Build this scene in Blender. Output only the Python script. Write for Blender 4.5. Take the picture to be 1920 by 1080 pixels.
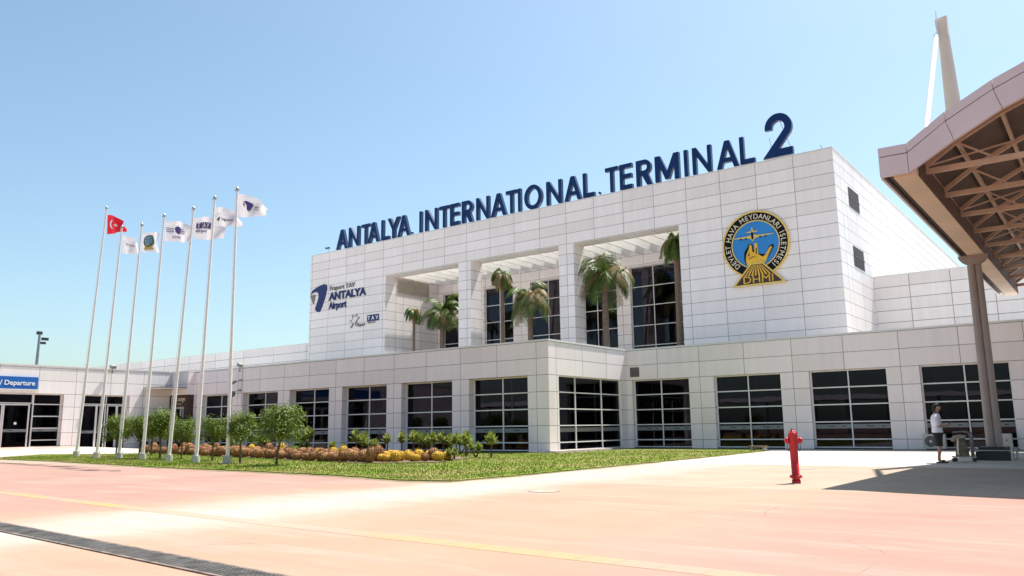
import bpy, bmesh, math, random
from mathutils import Vector, Matrix
R_ = math.radians
random.seed(7)
SC = bpy.context.scene
COL = SC.collection
for o in list(bpy.data.objects): bpy.data.objects.remove(o)

# ------------------------------------------------------------------ camera
cam_d = bpy.data.cameras.new('camera'); cam = bpy.data.objects.new('camera', cam_d); COL.objects.link(cam)
cam_d.sensor_width = 36; cam_d.lens = 1508.23/1920*36
cam_d.clip_start = .1; cam_d.clip_end = 3000
rv = Vector((0.79941444, 0.60063733, -0.01308992)); uv_ = Vector((0.11353044, -0.12963524, 0.98504088)); fv = Vector((-0.58995541, 0.78894201, 0.1718229))
M = Matrix.Identity(4)
for i in range(3): M[i][0], M[i][1], M[i][2] = rv[i], uv_[i], -fv[i]
M[2][3] = 1.157
cam.matrix_world = M
SC.camera = cam

# ------------------------------------------------------------------ sky and sun
SUN = Vector((.112, .473, 1)).normalized()
w = bpy.data.worlds.new('World'); SC.world = w; w.use_nodes = True
nt = w.node_tree; nt.nodes.clear()
sky = nt.nodes.new('ShaderNodeTexSky'); sky.sky_type = 'NISHITA'; sky.sun_disc = False
sky.sun_elevation = math.asin(SUN.z); sky.sun_rotation = math.atan2(SUN.x, SUN.y)
sky.altitude = 0; sky.air_density = 1.0; sky.dust_density = 1.8; sky.ozone_density = 1.0
bg = nt.nodes.new('ShaderNodeBackground'); bg.inputs['Strength'].default_value = .12
ow = nt.nodes.new('ShaderNodeOutputWorld')
tn = nt.nodes.new('ShaderNodeMix'); tn.data_type = 'RGBA'; tn.blend_type = 'MULTIPLY'; tn.inputs[0].default_value = 1; tn.inputs[7].default_value = (.77, .86, .82, 1)
nt.links.new(sky.outputs[0], tn.inputs[6]); nt.links.new(tn.outputs[2], bg.inputs[0]); nt.links.new(bg.outputs[0], ow.inputs[0])
sl = bpy.data.lights.new('sun', 'SUN'); sl.energy = 5.0; sl.angle = R_(.5); sl.color = (1, .965, .9)
so = bpy.data.objects.new('sun', sl); COL.objects.link(so)
so.rotation_euler = (-SUN).to_track_quat('-Z', 'Y').to_euler()
SC.view_settings.view_transform = 'Standard'; SC.view_settings.look = 'None'
SC.view_settings.exposure = .97; SC.view_settings.gamma = 1
SC.cycles.max_bounces = 8; SC.cycles.diffuse_bounces = 4; SC.cycles.transparent_max_bounces = 12

# ------------------------------------------------------------------ materials
def nmat(name):
    m = bpy.data.materials.new(name); m.use_nodes = True
    t = m.node_tree; b = t.nodes['Principled BSDF']
    return m, t, b
def N(t, kind, **kw):
    n = t.nodes.new(kind)
    for k, v in kw.items():
        if k in n.inputs: n.inputs[k].default_value = v
        else: setattr(n, k, v)
    return n
def noise_mix(t, a, b, scale, detail=4, coord='Object', lo=.35, hi=.65, vec=None, dist=0):
    tc = N(t, 'ShaderNodeTexCoord'); nz = N(t, 'ShaderNodeTexNoise', Scale=scale, Detail=detail, Distortion=dist)
    t.links.new(vec if vec else tc.outputs[coord], nz.inputs['Vector'])
    mr = N(t, 'ShaderNodeMapRange'); mr.inputs[1].default_value = lo; mr.inputs[2].default_value = hi
    t.links.new(nz.outputs['Fac'], mr.inputs[0])
    mx = N(t, 'ShaderNodeMix', data_type='RGBA')
    for k, c in ((6, a), (7, b)):
        if hasattr(c, 'links'): t.links.new(c, mx.inputs[k])
        else: mx.inputs[k].default_value = (*c, 1)
    t.links.new(mr.outputs[0], mx.inputs[0])
    return mx.outputs[2]
def simple(name, col, rough=.5, metal=0, var=.12, scale=3, spec=.5, bump=0):
    m, t, b = nmat(name)
    b.inputs['Roughness'].default_value = rough; b.inputs['Metallic'].default_value = metal
    b.inputs['Specular IOR Level'].default_value = spec
    if var:
        d = tuple(c*(1-var) for c in col); e = tuple(min(1, c*(1+var)) for c in col)
        t.links.new(noise_mix(t, d, e, scale), b.inputs['Base Color'])
    else: b.inputs['Base Color'].default_value = (*col, 1)
    if bump:
        nz = N(t, 'ShaderNodeTexNoise', Scale=scale*6, Detail=5); bp = N(t, 'ShaderNodeBump', Strength=bump, Distance=.02)
        t.links.new(nz.outputs['Fac'], bp.inputs['Height']); t.links.new(bp.outputs[0], b.inputs['Normal'])
    return m
def panel_mat(name, pw, ph, ox, oz, seam=.0115, col=(.91, .835, .80)):
    # aluminium cladding: panels pw x ph metres on the UV (metres), seams as dark gaps, slight tone change per panel, streaks of dirt
    m, t, b = nmat(name)
    uvn = N(t, 'ShaderNodeUVMap', uv_map='m'); mp = N(t, 'ShaderNodeMapping')
    mp.inputs['Location'].default_value = (-ox, -oz, 0)
    t.links.new(uvn.outputs[0], mp.inputs[0])
    br = N(t, 'ShaderNodeTexBrick', offset=0, squash=1)
    br.inputs['Scale'].default_value = 1; br.inputs['Brick Width'].default_value = pw; br.inputs['Row Height'].default_value = ph
    br.inputs['Mortar Size'].default_value = seam; br.inputs['Mortar Smooth'].default_value = 0; br.inputs['Bias'].default_value = 0
    br.inputs['Color1'].default_value = (*[c*.93 for c in col], 1); br.inputs['Color2'].default_value = (col[0]*1.02, col[1]*1.03, col[2]*1.045, 1)
    br.inputs['Mortar'].default_value = (.17, .155, .15, 1)
    t.links.new(mp.outputs[0], br.inputs['Vector'])
    mp2 = N(t, 'ShaderNodeMapping'); mp2.inputs['Scale'].default_value = (3.0, .25, 1); t.links.new(uvn.outputs[0], mp2.inputs[0])
    nz = N(t, 'ShaderNodeTexNoise', Scale=1.0, Detail=5, Roughness=.6); t.links.new(mp2.outputs[0], nz.inputs['Vector'])
    mr = N(t, 'ShaderNodeMapRange'); mr.inputs[1].default_value = .3; mr.inputs[2].default_value = .75; mr.inputs[3].default_value = 1; mr.inputs[4].default_value = .90
    t.links.new(nz.outputs['Fac'], mr.inputs[0])
    mx = N(t, 'ShaderNodeMix', data_type='RGBA', blend_type='MULTIPLY'); mx.inputs[0].default_value = 1
    t.links.new(br.outputs['Color'], mx.inputs[6]); t.links.new(mr.outputs[0], mx.inputs[7])
    t.links.new(mx.outputs[2], b.inputs['Base Color'])
    b.inputs['Roughness'].default_value = .42; b.inputs['Specular IOR Level'].default_value = .4
    bp = N(t, 'ShaderNodeBump', Strength=.25, Distance=.01); nz2 = N(t, 'ShaderNodeTexNoise', Scale=1.3, Detail=1)
    t.links.new(uvn.outputs[0], nz2.inputs['Vector']); t.links.new(nz2.outputs['Fac'], bp.inputs['Height']); t.links.new(bp.outputs[0], b.inputs['Normal'])
    return m
CZ = .8027; CU = .8206; P = 2.406; PU = 2.533
Z0 = 5.273; Z2 = Z0-2*CZ          # parapet joint, window head
mA = panel_mat('cladding_left_front', P, CZ, -22.38, Z0, col=(.92, .80, .79))
mB = panel_mat('cladding_right_front', P, CZ, -19.80, Z0, col=(.91, .81, .79))
mC = panel_mat('cladding_return', P, CZ, 34.27-P/2-.6, Z0, col=(.92, .82, .8))
mW = panel_mat('cladding_wing', 2.26, CZ, 22.55, Z0)
mU = panel_mat('cladding_upper_front', PU, CU, -23.05, 17.71, .0145)
mS = panel_mat('cladding_upper_side', 2.4, CU, 51.5, 17.71, .0145)
mR = panel_mat('cladding_rear_front', 2.5, CU, -10.69, 11.26, .018)
mCope = simple('coping_metal', (.72, .7, .69), .35, 0, .05, .6)
mGlassFrame = simple('window_aluminium', (.74, .72, .71), .4, 0, .05, 2)
mRoof = simple('roof_membrane', (.5, .48, .45), .9, 0, .15, .7)
mSoff = simple('soffit_panel', (.86, .82, .75), .6, 0, .06, 1)
mDarkGap = simple('shadow_gap', (.03, .03, .035), .8, 0, .1, 2)
def glass_mat(name, tint, f0=1.5):
    m, t, b = nmat(name); t.nodes.remove(b)
    out = t.nodes['Material Output']
    tr = N(t, 'ShaderNodeBsdfTransparent'); tr.inputs[0].default_value = (*tint, 1)
    gl = N(t, 'ShaderNodeBsdfGlossy', Roughness=.012); gl.inputs[0].default_value = (.82, .80, 1, 1)
    nz = N(t, 'ShaderNodeTexNoise', Scale=.9, Detail=2); uvn = N(t, 'ShaderNodeTexCoord'); t.links.new(uvn.outputs['Object'], nz.inputs['Vector'])
    bp = N(t, 'ShaderNodeBump', Strength=.05, Distance=.03); t.links.new(nz.outputs['Fac'], bp.inputs['Height']); t.links.new(bp.outputs[0], gl.inputs['Normal'])
    fr = N(t, 'ShaderNodeFresnel', IOR=f0); mx = N(t, 'ShaderNodeMixShader')
    t.links.new(fr.outputs[0], mx.inputs[0]); t.links.new(tr.outputs[0], mx.inputs[1]); t.links.new(gl.outputs[0], mx.inputs[2])
    t.links.new(mx.outputs[0], out.inputs[0])
    return m
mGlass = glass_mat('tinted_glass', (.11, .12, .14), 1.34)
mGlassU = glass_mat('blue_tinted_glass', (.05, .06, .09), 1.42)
mFrost = simple('frosted_film', (.2, .21, .22), .5, 0, .05, 2)
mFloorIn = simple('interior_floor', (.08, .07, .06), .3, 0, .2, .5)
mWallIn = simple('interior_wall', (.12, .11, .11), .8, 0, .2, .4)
mNavy = simple('navy_enamel', (.005, .026, .11), .3, 0, .1, 2, spec=.25)
mNavyD = simple('navy_enamel_edge', (.008, .03, .09), .3, 0, .1, 2, spec=.5)
mNavyLogo = simple('navy_logo', (.008, .018, .12), .4, 0, 0)
mGrayLogo = simple('grey_logo', (.2, .19, .185), .5, 0, 0)
mSteel = simple('galvanised_steel', (.4, .4, .4), .4, .7, .15, 5)
mBlack = simple('black_paint', (.015, .015, .018), .5, 0, .2, 4)
mWhite = simple('white_paint', (.8, .79, .77), .4, 0, .05, 2)
mGold = simple('gold_paint', (.8, .45, .03), .4, .1, .1, 3)
mGoldL = simple('pale_gold_paint', (.78, .53, .13), .4, .1, .05, 3)
mEmbBlk = simple('emblem_black', (.006, .004, .005), .5, 0, 0, spec=.15)
mEmbBlue = simple('emblem_blue', (.02, .22, .58), .4, 0, .08, 1)
mRed = simple('red_enamel', (.54, .013, .018), .4, 0, .2, 16, bump=.1)
mSignBlue = simple('sign_blue', (.01, .11, .42), .35, 0, .03, 2)
mSignWhite = simple('sign_white', (.85, .85, .85), .4, 0, 0)
mBrownSign = simple('brown_sign', (.05, .022, .015), .35, 0, .1, 2)
mCream = simple('cream_lettering', (.75, .66, .5), .4, 0, 0)
mPole = simple('white_pole_paint', (.74, .69, .66), .35, 0, .06, 8)
mSteelRust = simple('canopy_steel_paint', (.54, .36, .26), .5, 0, .1, 2)
mBeam = simple('canopy_beam_paint', (.62, .43, .3), .45, 0, .08, .8)
mFascia = simple('canopy_fascia', (.66, .57, .58), .4, 0, .05, .7)
mDeck = simple('canopy_deck', (.1, .06, .042), .7, 0, .12, 1.5)
mColumn = simple('column_paint', (.3, .235, .21), .45, 0, .08, 1.2)
mMast = simple('mast_paint', (.74, .66, .57), .45, 0, .04, 1)
mConc = simple('concrete', (.45, .42, .38), .85, 0, .2, 3, bump=.3)

# ground
def ground_mat():
    m, t, b = nmat('plaza_paving')
    geo = N(t, 'ShaderNodeNewGeometry'); sep = N(t, 'ShaderNodeSeparateXYZ'); t.links.new(geo.outputs['Position'], sep.inputs[0])
    pos = geo.outputs['Position']
    def band(axis, a, b2, soft):  # 1 inside a..b
        o = sep.outputs[axis]
        nz = N(t, 'ShaderNodeTexNoise', Scale=.35, Detail=5, Roughness=.65); t.links.new(pos, nz.inputs['Vector'])
        ad = N(t, 'ShaderNodeMath', operation='MULTIPLY_ADD'); ad.inputs[1].default_value = soft*2.4; t.links.new(nz.outputs['Fac'], ad.inputs[0]); t.links.new(o, ad.inputs[2])
        m1 = N(t, 'ShaderNodeMapRange', interpolation_type='SMOOTHSTEP'); m1.inputs[1].default_value = a-soft+soft*1.2; m1.inputs[2].default_value = a+soft+soft*1.2
        m2 = N(t, 'ShaderNodeMapRange', interpolation_type='SMOOTHSTEP'); m2.inputs[1].default_value = b2-soft+soft*1.2; m2.inputs[2].default_value = b2+soft+soft*1.2; m2.inputs[3].default_value = 1; m2.inputs[4].default_value = 0
        t.links.new(ad.outputs[0], m1.inputs[0]); t.links.new(ad.outputs[0], m2.inputs[0])
        mu = N(t, 'ShaderNodeMath', operation='MULTIPLY'); t.links.new(m1.outputs[0], mu.inputs[0]); t.links.new(m2.outputs[0], mu.inputs[1])
        return mu.outputs[0]
    def mix(f, a, b2):
        mx = N(t, 'ShaderNodeMix', data_type='RGBA')
        if isinstance(f, float): mx.inputs[0].default_value = f
        else: t.links.new(f, mx.inputs[0])
        for k, c in ((6, a), (7, b2)):
            if hasattr(c, 'links'): t.links.new(c, mx.inputs[k])
            else: mx.inputs[k].default_value = (*c, 1)
        return mx.outputs[2]
    peach = noise_mix(t, (.31, .196, .134), (.35, .23, .163), .5, 6, vec=pos)
    pink = noise_mix(t, (.285, .16, .125), (.325, .192, .153), .4, 6, vec=pos)
    white = noise_mix(t, (.345, .3, .252), (.385, .34, .29), .9, 6, vec=pos)
    beige = noise_mix(t, (.295, .228, .168), (.335, .265, .2), .8, 6, vec=pos)
    c = mix(band(0, -200, -13.5, 2.), peach, pink)
    c = mix(band(0, -3.6, 200, 1.6), c, pink)
    c = mix(band(1, 15., 200, .5), c, beige)
    c = mix(band(0, -11.9, -9.4, 1.0), c, white)
    c = mix(band(1, 23.9, 200, .12), c, noise_mix(t, (.42, .37, .32), (.47, .42, .365), .9, 6, vec=pos))
    # dusty streaks
    mp = N(t, 'ShaderNodeMapping'); mp.inputs['Scale'].default_value = (.35, 2.2, 1); mp.inputs['Rotation'].default_value = (0, 0, .5); t.links.new(pos, mp.inputs[0])
    nz = N(t, 'ShaderNodeTexNoise', Scale=.7, Detail=8, Roughness=.7); t.links.new(mp.outputs[0], nz.inputs['Vector'])
    mr = N(t, 'ShaderNodeMapRange'); mr.inputs[1].default_value = .5; mr.inputs[2].default_value = .72; mr.inputs[4].default_value = .45; t.links.new(nz.outputs['Fac'], mr.inputs[0])
    c = mix(mr.outputs[0], c, white)
    # stains and small dark marks
    n3 = N(t, 'ShaderNodeTexNoise', Scale=1.7, Detail=9, Roughness=.75); t.links.new(mp.outputs[0], n3.inputs['Vector'])
    m3 = N(t, 'ShaderNodeMapRange'); m3.inputs[1].default_value = .62; m3.inputs[2].default_value = .8; m3.inputs[4].default_value = .5; t.links.new(n3.outputs['Fac'], m3.inputs[0])
    c = mix(m3.outputs[0], c, (.24, .17, .135))
    vo = N(t, 'ShaderNodeTexVoronoi', feature='DISTANCE_TO_EDGE', Scale=.23, Randomness=1.0)
    nw = N(t, 'ShaderNodeTexNoise', Scale=1.1, Detail=6, Roughness=.7); t.links.new(pos, nw.inputs['Vector'])
    va = N(t, 'ShaderNodeMix', data_type='RGBA'); va.inputs[0].default_value = .35; t.links.new(pos, va.inputs[6]); t.links.new(nw.outputs['Color'], va.inputs[7]); t.links.new(va.outputs[2], vo.inputs['Vector'])
    mv = N(t, 'ShaderNodeMapRange'); mv.inputs[1].default_value = .0008; mv.inputs[2].default_value = .0028; mv.inputs[3].default_value = 1; mv.inputs[4].default_value = 0; t.links.new(vo.outputs['Distance'], mv.inputs[0])
    nk = N(t, 'ShaderNodeTexNoise', Scale=.33, Detail=2); t.links.new(pos, nk.inputs['Vector'])
    mk = N(t, 'ShaderNodeMapRange'); mk.inputs[1].default_value = .5; mk.inputs[2].default_value = .58; mk.inputs[4].default_value = .4; t.links.new(nk.outputs['Fac'], mk.inputs[0])
    mm = N(t, 'ShaderNodeMath', operation='MULTIPLY'); t.links.new(mv.outputs[0], mm.inputs[0]); t.links.new(mk.outputs[0], mm.inputs[1])
    c = mix(mm.outputs[0], c, (.12, .08, .065))
    ng = N(t, 'ShaderNodeTexNoise', Scale=55, Detail=4, Roughness=.8); t.links.new(pos, ng.inputs['Vector'])
    mg = N(t, 'ShaderNodeMapRange'); mg.inputs[1].default_value = .3; mg.inputs[2].default_value = .7; mg.inputs[3].default_value = .88; mg.inputs[4].default_value = 1.08; t.links.new(ng.outputs['Fac'], mg.inputs[0])
    mxg = N(t, 'ShaderNodeMix', data_type='RGBA', blend_type='MULTIPLY'); mxg.inputs[0].default_value = 1; t.links.new(c, mxg.inputs[6]); t.links.new(mg.outputs[0], mxg.inputs[7]); c = mxg.outputs[2]
    mt_ = N(t, 'ShaderNodeMapping'); mt_.inputs['Scale'].default_value = (.06, 1.6, 1); mt_.inputs['Rotation'].default_value = (0, 0, .05); t.links.new(pos, mt_.inputs[0])
    n8 = N(t, 'ShaderNodeTexNoise', Scale=1.6, Detail=5, Roughness=.6); t.links.new(mt_.outputs[0], n8.inputs['Vector'])
    m8 = N(t, 'ShaderNodeMapRange'); m8.inputs[1].default_value = .56; m8.inputs[2].default_value = .7; m8.inputs[4].default_value = .28; t.links.new(n8.outputs['Fac'], m8.inputs[0])
    c = mix(m8.outputs[0], c, (.22, .16, .13))
    # saw-cut slab joints 6 m x 6 m, faint
    sc = N(t, 'ShaderNodeMapping'); sc.inputs['Location'].default_value = (1.8, 3.2, 0); t.links.new(pos, sc.inputs[0])
    br = N(t, 'ShaderNodeTexBrick', offset=.5, squash=1); br.inputs['Scale'].default_value = 1; br.inputs['Brick Width'].default_value = 6; br.inputs['Row Height'].default_value = 6; br.inputs['Mortar Size'].default_value = .006; br.inputs['Mortar Smooth'].default_value = 0
    br.inputs['Color1'].default_value = (0, 0, 0, 1); br.inputs['Color2'].default_value = (0, 0, 0, 1); br.inputs['Mortar'].default_value = (1, 1, 1, 1); t.links.new(sc.outputs[0], br.inputs['Vector'])
    n4 = N(t, 'ShaderNodeTexNoise', Scale=.8, Detail=3); t.links.new(pos, n4.inputs['Vector'])
    m4 = N(t, 'ShaderNodeMapRange'); m4.inputs[1].default_value = .42; m4.inputs[2].default_value = .6; t.links.new(n4.outputs['Fac'], m4.inputs[0])
    mu = N(t, 'ShaderNodeMath', operation='MULTIPLY'); t.links.new(br.outputs['Color'], mu.inputs[0]); t.links.new(m4.outputs[0], mu.inputs[1])
    c = mix(mu.outputs[0], c, (.2, .14, .11))
    t.links.new(c, b.inputs['Base Color']); b.inputs['Roughness'].default_value = .85; b.inputs['Specular IOR Level'].default_value = .25
    n5 = N(t, 'ShaderNodeTexNoise', Scale=22, Detail=6); t.links.new(pos, n5.inputs['Vector'])
    bp = N(t, 'ShaderNodeBump', Strength=.25, Distance=.01); t.links.new(n5.outputs['Fac'], bp.inputs['Height']); t.links.new(bp.outputs[0], b.inputs['Normal'])
    return m
mGround = ground_mat()
mPath = simple('walkway_concrete', (.40, .35, .30), .85, 0, .08, .8, bump=.2)
mPathPink = simple('walkway_pink_concrete', (.38, .25, .21), .85, 0, .1, .8, bump=.2)
mYellow = None
def worn_mat(name, col, lo, hi):
    m, t, b = nmat(name)
    geo = N(t, 'ShaderNodeNewGeometry')
    c = noise_mix(t, tuple(x*.9 for x in col), col, 6, vec=geo.outputs['Position'])
    c = noise_mix(t, c, (.33, .212, .15), .55, 8, vec=geo.outputs['Position'], lo=lo, hi=hi)
    sp = N(t, 'ShaderNodeSeparateXYZ'); t.links.new(geo.outputs['Position'], sp.inputs[0])
    ad = N(t, 'ShaderNodeMath', operation='ADD'); ad.inputs[1].default_value = 10.0; t.links.new(sp.outputs[0], ad.inputs[0])
    ab = N(t, 'ShaderNodeMath', operation='ABSOLUTE'); t.links.new(ad.outputs[0], ab.inputs[0])
    mq = N(t, 'ShaderNodeMapRange', interpolation_type='SMOOTHSTEP'); mq.inputs[1].default_value = .6; mq.inputs[2].default_value = 3.6; mq.inputs[3].default_value = 1; mq.inputs[4].default_value = .15; t.links.new(ab.outputs[0], mq.inputs[0])
    mz = N(t, 'ShaderNodeMix', data_type='RGBA'); t.links.new(mq.outputs[0], mz.inputs[0]); t.links.new(c, mz.inputs[6]); mz.inputs[7].default_value = (.345, .255, .19, 1); c = mz.outputs[2]
    t.links.new(c, b.inputs['Base Color']); b.inputs['Roughness'].default_value = .8
    wv = N(t, 'ShaderNodeTexWave', Scale=9, bands_direction='Y'); t.links.new(geo.outputs['Position'], wv.inputs['Vector'])
    bp = N(t, 'ShaderNodeBump', Strength=.4, Distance=.01); t.links.new(wv.outputs['Fac'], bp.inputs['Height']); t.links.new(bp.outputs[0], b.inputs['Normal'])
    return m
mYellow = worn_mat('worn_yellow_paving', (.36, .255, .06), .3, .62)
def grass_mat(name, a, b2, dry):
    m, t, b = nmat(name)
    geo = N(t, 'ShaderNodeNewGeometry')
    c = noise_mix(t, a, b2, 2.2, 6, vec=geo.outputs['Position'])
    c = noise_mix(t, c, dry, .45, 6, vec=geo.outputs['Position'], lo=.44, hi=.66)
    t.links.new(c, b.inputs['Base Color']); b.inputs['Roughness'].default_value = .9; b.inputs['Specular IOR Level'].default_value = .1
    n5 = N(t, 'ShaderNodeTexNoise', Scale=14, Detail=6); t.links.new(geo.outputs['Position'], n5.inputs['Vector'])
    bp = N(t, 'ShaderNodeBump', Strength=1, Distance=.06); t.links.new(n5.outputs['Fac'], bp.inputs['Height']); t.links.new(bp.outputs[0], b.inputs['Normal'])
    return m
mLawn = grass_mat('lawn_soil_and_turf', (.11, .16, .02), (.2, .24, .035), (.26, .24, .08))
mBlade = grass_mat('grass_blades', (.1, .17, .018), (.2, .26, .035), (.3, .26, .09))
mSoil = simple('bed_soil', (.13, .085, .045), .95, 0, .25, 3, bump=.6)
mDry = simple('dry_edge_soil', (.17, .13, .06), .95, 0, .25, 3, bump=.6)

def leaf_mat(name, a, b2, trans=.25):
    m, t, b = nmat(name)
    oi = N(t, 'ShaderNodeObjectInfo'); geo = N(t, 'ShaderNodeNewGeometry')
    c = noise_mix(t, a, b2, 6, 3, vec=geo.outputs['Position'], lo=.3, hi=.7)
    t.links.new(c, b.inputs['Base Color']); b.inputs['Roughness'].default_value = .5; b.inputs['Specular IOR Level'].default_value = .3
    tl = N(t, 'ShaderNodeBsdfTranslucent'); t.links.new(c, tl.inputs[0]); mx = N(t, 'ShaderNodeMixShader'); mx.inputs[0].default_value = trans
    out = t.nodes['Material Output']; t.links.new(b.outputs[0], mx.inputs[1]); t.links.new(tl.outputs[0], mx.inputs[2]); t.links.new(mx.outputs[0], out.inputs[0])
    return m
mLeaf = leaf_mat('tree_leaf', (.055, .095, .01), (.2, .26, .03))
mLeafD = leaf_mat('dark_topiary_leaf', (.02, .04, .015), (.05, .075, .02))
mYucca = leaf_mat('yucca_leaf', (.14, .19, .035), (.34, .38, .08))
mPalm = leaf_mat('palm_leaf', (.035, .07, .012), (.14, .2, .035), .2)
mPalmDry = leaf_mat('palm_leaf_dry', (.16, .12, .05), (.3, .22, .09), .2)
mBark = simple('bark', (.11, .075, .05), .9, 0, .3, 12, bump=.6)
mPalmBark = simple('palm_bark', (.2, .14, .1), .9, 0, .3, 10, bump=.8)
mPalmSheath = simple('palm_sheath', (.28, .14, .09), .8, 0, .25, 8, bump=.4)

# ------------------------------------------------------------------ mesh builder
class MB:
    def __init__(s): s.v = []; s.f = []; s.mi = []; s.cur = 0; s.smooth = []; s.sm = False
    def add(s, vs, fs, mi=None):
        o = len(s.v); s.v += [tuple(p) for p in vs]
        for f in fs: s.f.append(tuple(i+o for i in f)); s.mi.append(s.cur if mi is None else mi); s.smooth.append(s.sm)
    def box(s, x0, x1, y0, y1, z0, z1):
        if x0 > x1: x0, x1 = x1, x0
        if y0 > y1: y0, y1 = y1, y0
        s.add([(x0,y0,z0),(x1,y0,z0),(x1,y1,z0),(x0,y1,z0),(x0,y0,z1),(x1,y0,z1),(x1,y1,z1),(x0,y1,z1)],
              [(0,3,2,1),(4,5,6,7),(0,1,5,4),(1,2,6,5),(2,3,7,6),(3,0,4,7)])
    def tube(s, pts, rs, n=10, cap=True):
        pts = [Vector(p) for p in pts]
        if not hasattr(rs, '__len__'): rs = [rs]*len(pts)
        rings = []; prev = None
        for i, p in enumerate(pts):
            d = (pts[min(i+1, len(pts)-1)]-pts[max(i-1, 0)]).normalized()
            a = prev if prev is not None else (Vector((1,0,0)) if abs(d.x) < .8 else Vector((0,1,0)))
            u = (a-d*a.dot(d)).normalized(); v = d.cross(u); prev = u
            rings.append([p+(u*math.cos(2*math.pi*k/n)+v*math.sin(2*math.pi*k/n))*rs[i] for k in range(n)])
        vs = [q for r in rings for q in r]; fs = []
        for i in range(len(pts)-1):
            for k in range(n): fs.append((i*n+k, i*n+(k+1)%n, (i+1)*n+(k+1)%n, (i+1)*n+k))
        if cap: fs.append(tuple(range(n-1,-1,-1))); fs.append(tuple((len(pts)-1)*n+k for k in range(n)))
        sv = s.sm; s.sm = True; s.add(vs, fs[:-2] if cap else fs); s.sm = sv
        if cap: s.add(rings[0], [tuple(range(n-1,-1,-1))]); s.add(rings[-1], [tuple(range(n))])
    def beam(s, p, q, wd, h):   # rectangular bar from p to q
        p, q = Vector(p), Vector(q); d = (q-p).normalized()
        up = Vector((0,0,1)) if abs(d.z) < .95 else Vector((0,1,0))
        sd = d.cross(up).normalized(); u = sd.cross(d)
        vs = [b+sd*a*wd/2+u*c*h/2 for b in (p, q) for a, c in ((-1,-1),(1,-1),(1,1),(-1,1))]
        s.add(vs, [(0,1,2,3),(7,6,5,4),(0,4,5,1),(1,5,6,2),(2,6,7,3),(3,7,4,0)])
    def prism(s, poly, y0, y1, fn=None):  # poly in (x,z); extrude in y
        n = len(poly); vs = [(x, y0, z) for x, z in poly]+[(x, y1, z) for x, z in poly]
        if fn: vs = [fn(*v) for v in vs]
        s.add(vs, [tuple(range(n)), tuple(range(2*n-1, n-1, -1))]+[(i, i+n, (i+1)%n+n, (i+1)%n) for i in range(n)])
    def build(s, name, mats, parent=None, base=None, noshadefix=False):
        if not isinstance(mats, (list, tuple)): mats = [mats]
        off = Vector((0,0,0))
        if parent is not None:
            q = parent
            while q is not None: off += Vector(q.location); q = q.parent
            loc = Vector((0,0,0)); sub = off
        else:
            loc = Vector(base) if base else Vector((0,0,0)); sub = loc
        me = bpy.data.meshes.new(name)
        me.from_pydata([(p[0]-sub.x, p[1]-sub.y, p[2]-sub.z) for p in s.v], [], s.f)
        uvl = me.uv_layers.new(name='m')
        me.validate()
        if len(me.polygons) == len(s.f):
            for i, p in enumerate(me.polygons):
                p.material_index = s.mi[i]; p.use_smooth = s.smooth[i]
        for p in me.polygons:
            n = p.normal
            for li in p.loop_indices:
                c = s.v[me.loops[li].vertex_index]
                if abs(n.y) >= abs(n.x) and abs(n.y) > .3: uvl.data[li].uv = (c[0], c[2])
                elif abs(n.x) > .3: uvl.data[li].uv = (c[1], c[2])
                else: uvl.data[li].uv = (c[0]+.37, c[1]+.29)
        for m in mats: me.materials.append(m)
        o = bpy.data.objects.new(name, me); COL.objects.link(o); o.location = loc
        if parent is not None: o.parent = parent
        return o
def empty(name, loc, label, cat, group=None):
    o = bpy.data.objects.new(name, None); COL.objects.link(o); o.location = loc; o.empty_display_size = .2
    return tag(o, label, cat, group)
def tag(o, label=None, cat=None, group=None, kind=None):
    if label: o['label'] = label
    if cat: o['category'] = cat
    if group: o['group'] = group
    if kind: o['kind'] = kind
    return o
def copy_tree(o, parent=None):
    c = o.copy(); COL.objects.link(c)
    if parent is not None: c.parent = parent
    for ch in [x for x in bpy.data.objects if x.parent == o]: copy_tree(ch, c)
    return c
def curve_mesh(splines, depth=0, off=0):
    """2D poly splines (holes by even-odd) -> verts, faces. in XY, thickness along Z centred at 0"""
    cu = bpy.data.curves.new('tmp', 'CURVE'); cu.dimensions = '2D'; cu.fill_mode = 'BOTH' if depth else 'FRONT'; cu.extrude = depth/2; cu.offset = off
    for pts in splines:
        sp = cu.splines.new('POLY'); sp.points.add(len(pts)-1); sp.use_cyclic_u = True
        for p, q in zip(sp.points, pts): p.co = (q[0], q[1], 0, 1)
    return from_curve(cu)
def from_curve(cu):
    ob = bpy.data.objects.new('tmp', cu); COL.objects.link(ob)
    bpy.context.view_layer.update()
    me = ob.to_mesh(); vs = [tuple(v.co) for v in me.vertices]; fs = [tuple(p.vertices) for p in me.polygons]
    ob.to_mesh_clear(); bpy.data.objects.remove(ob); bpy.data.curves.remove(cu)
    return vs, fs
def text_mesh(body, size, depth=0, bold=0, sx=1, align='LEFT', shear=0):
    cu = bpy.data.curves.new('tmp', 'FONT'); cu.body = body; cu.size = size; cu.extrude = depth/2; cu.offset = bold; cu.align_x = align; cu.shear = shear; cu.resolution_u = 3
    vs, fs = from_curve(cu)
    return [(x*sx, y, z) for x, y, z in vs], fs
def put(mb, vf, fn, mi=None):
    vs, fs = vf; mb.add([fn(*v) for v in vs], fs, mi)
def on_front(x0, y, z0):  # XY drawing -> facade facing -Y
    return lambda a, b, c=0: (x0+a, y-c, z0+b)
def on_wing(x, y0, z0):   # XY drawing -> wall facing +X, text runs to +Y
    return lambda a, b, c=0: (x+c, y0+a, z0+b)
def disc(r, n=48, cx=0, cy=0, a0=0): return [(cx+r*math.cos(a0+2*math.pi*k/n), cy+r*math.sin(a0+2*math.pi*k/n)) for k in range(n)]

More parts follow.
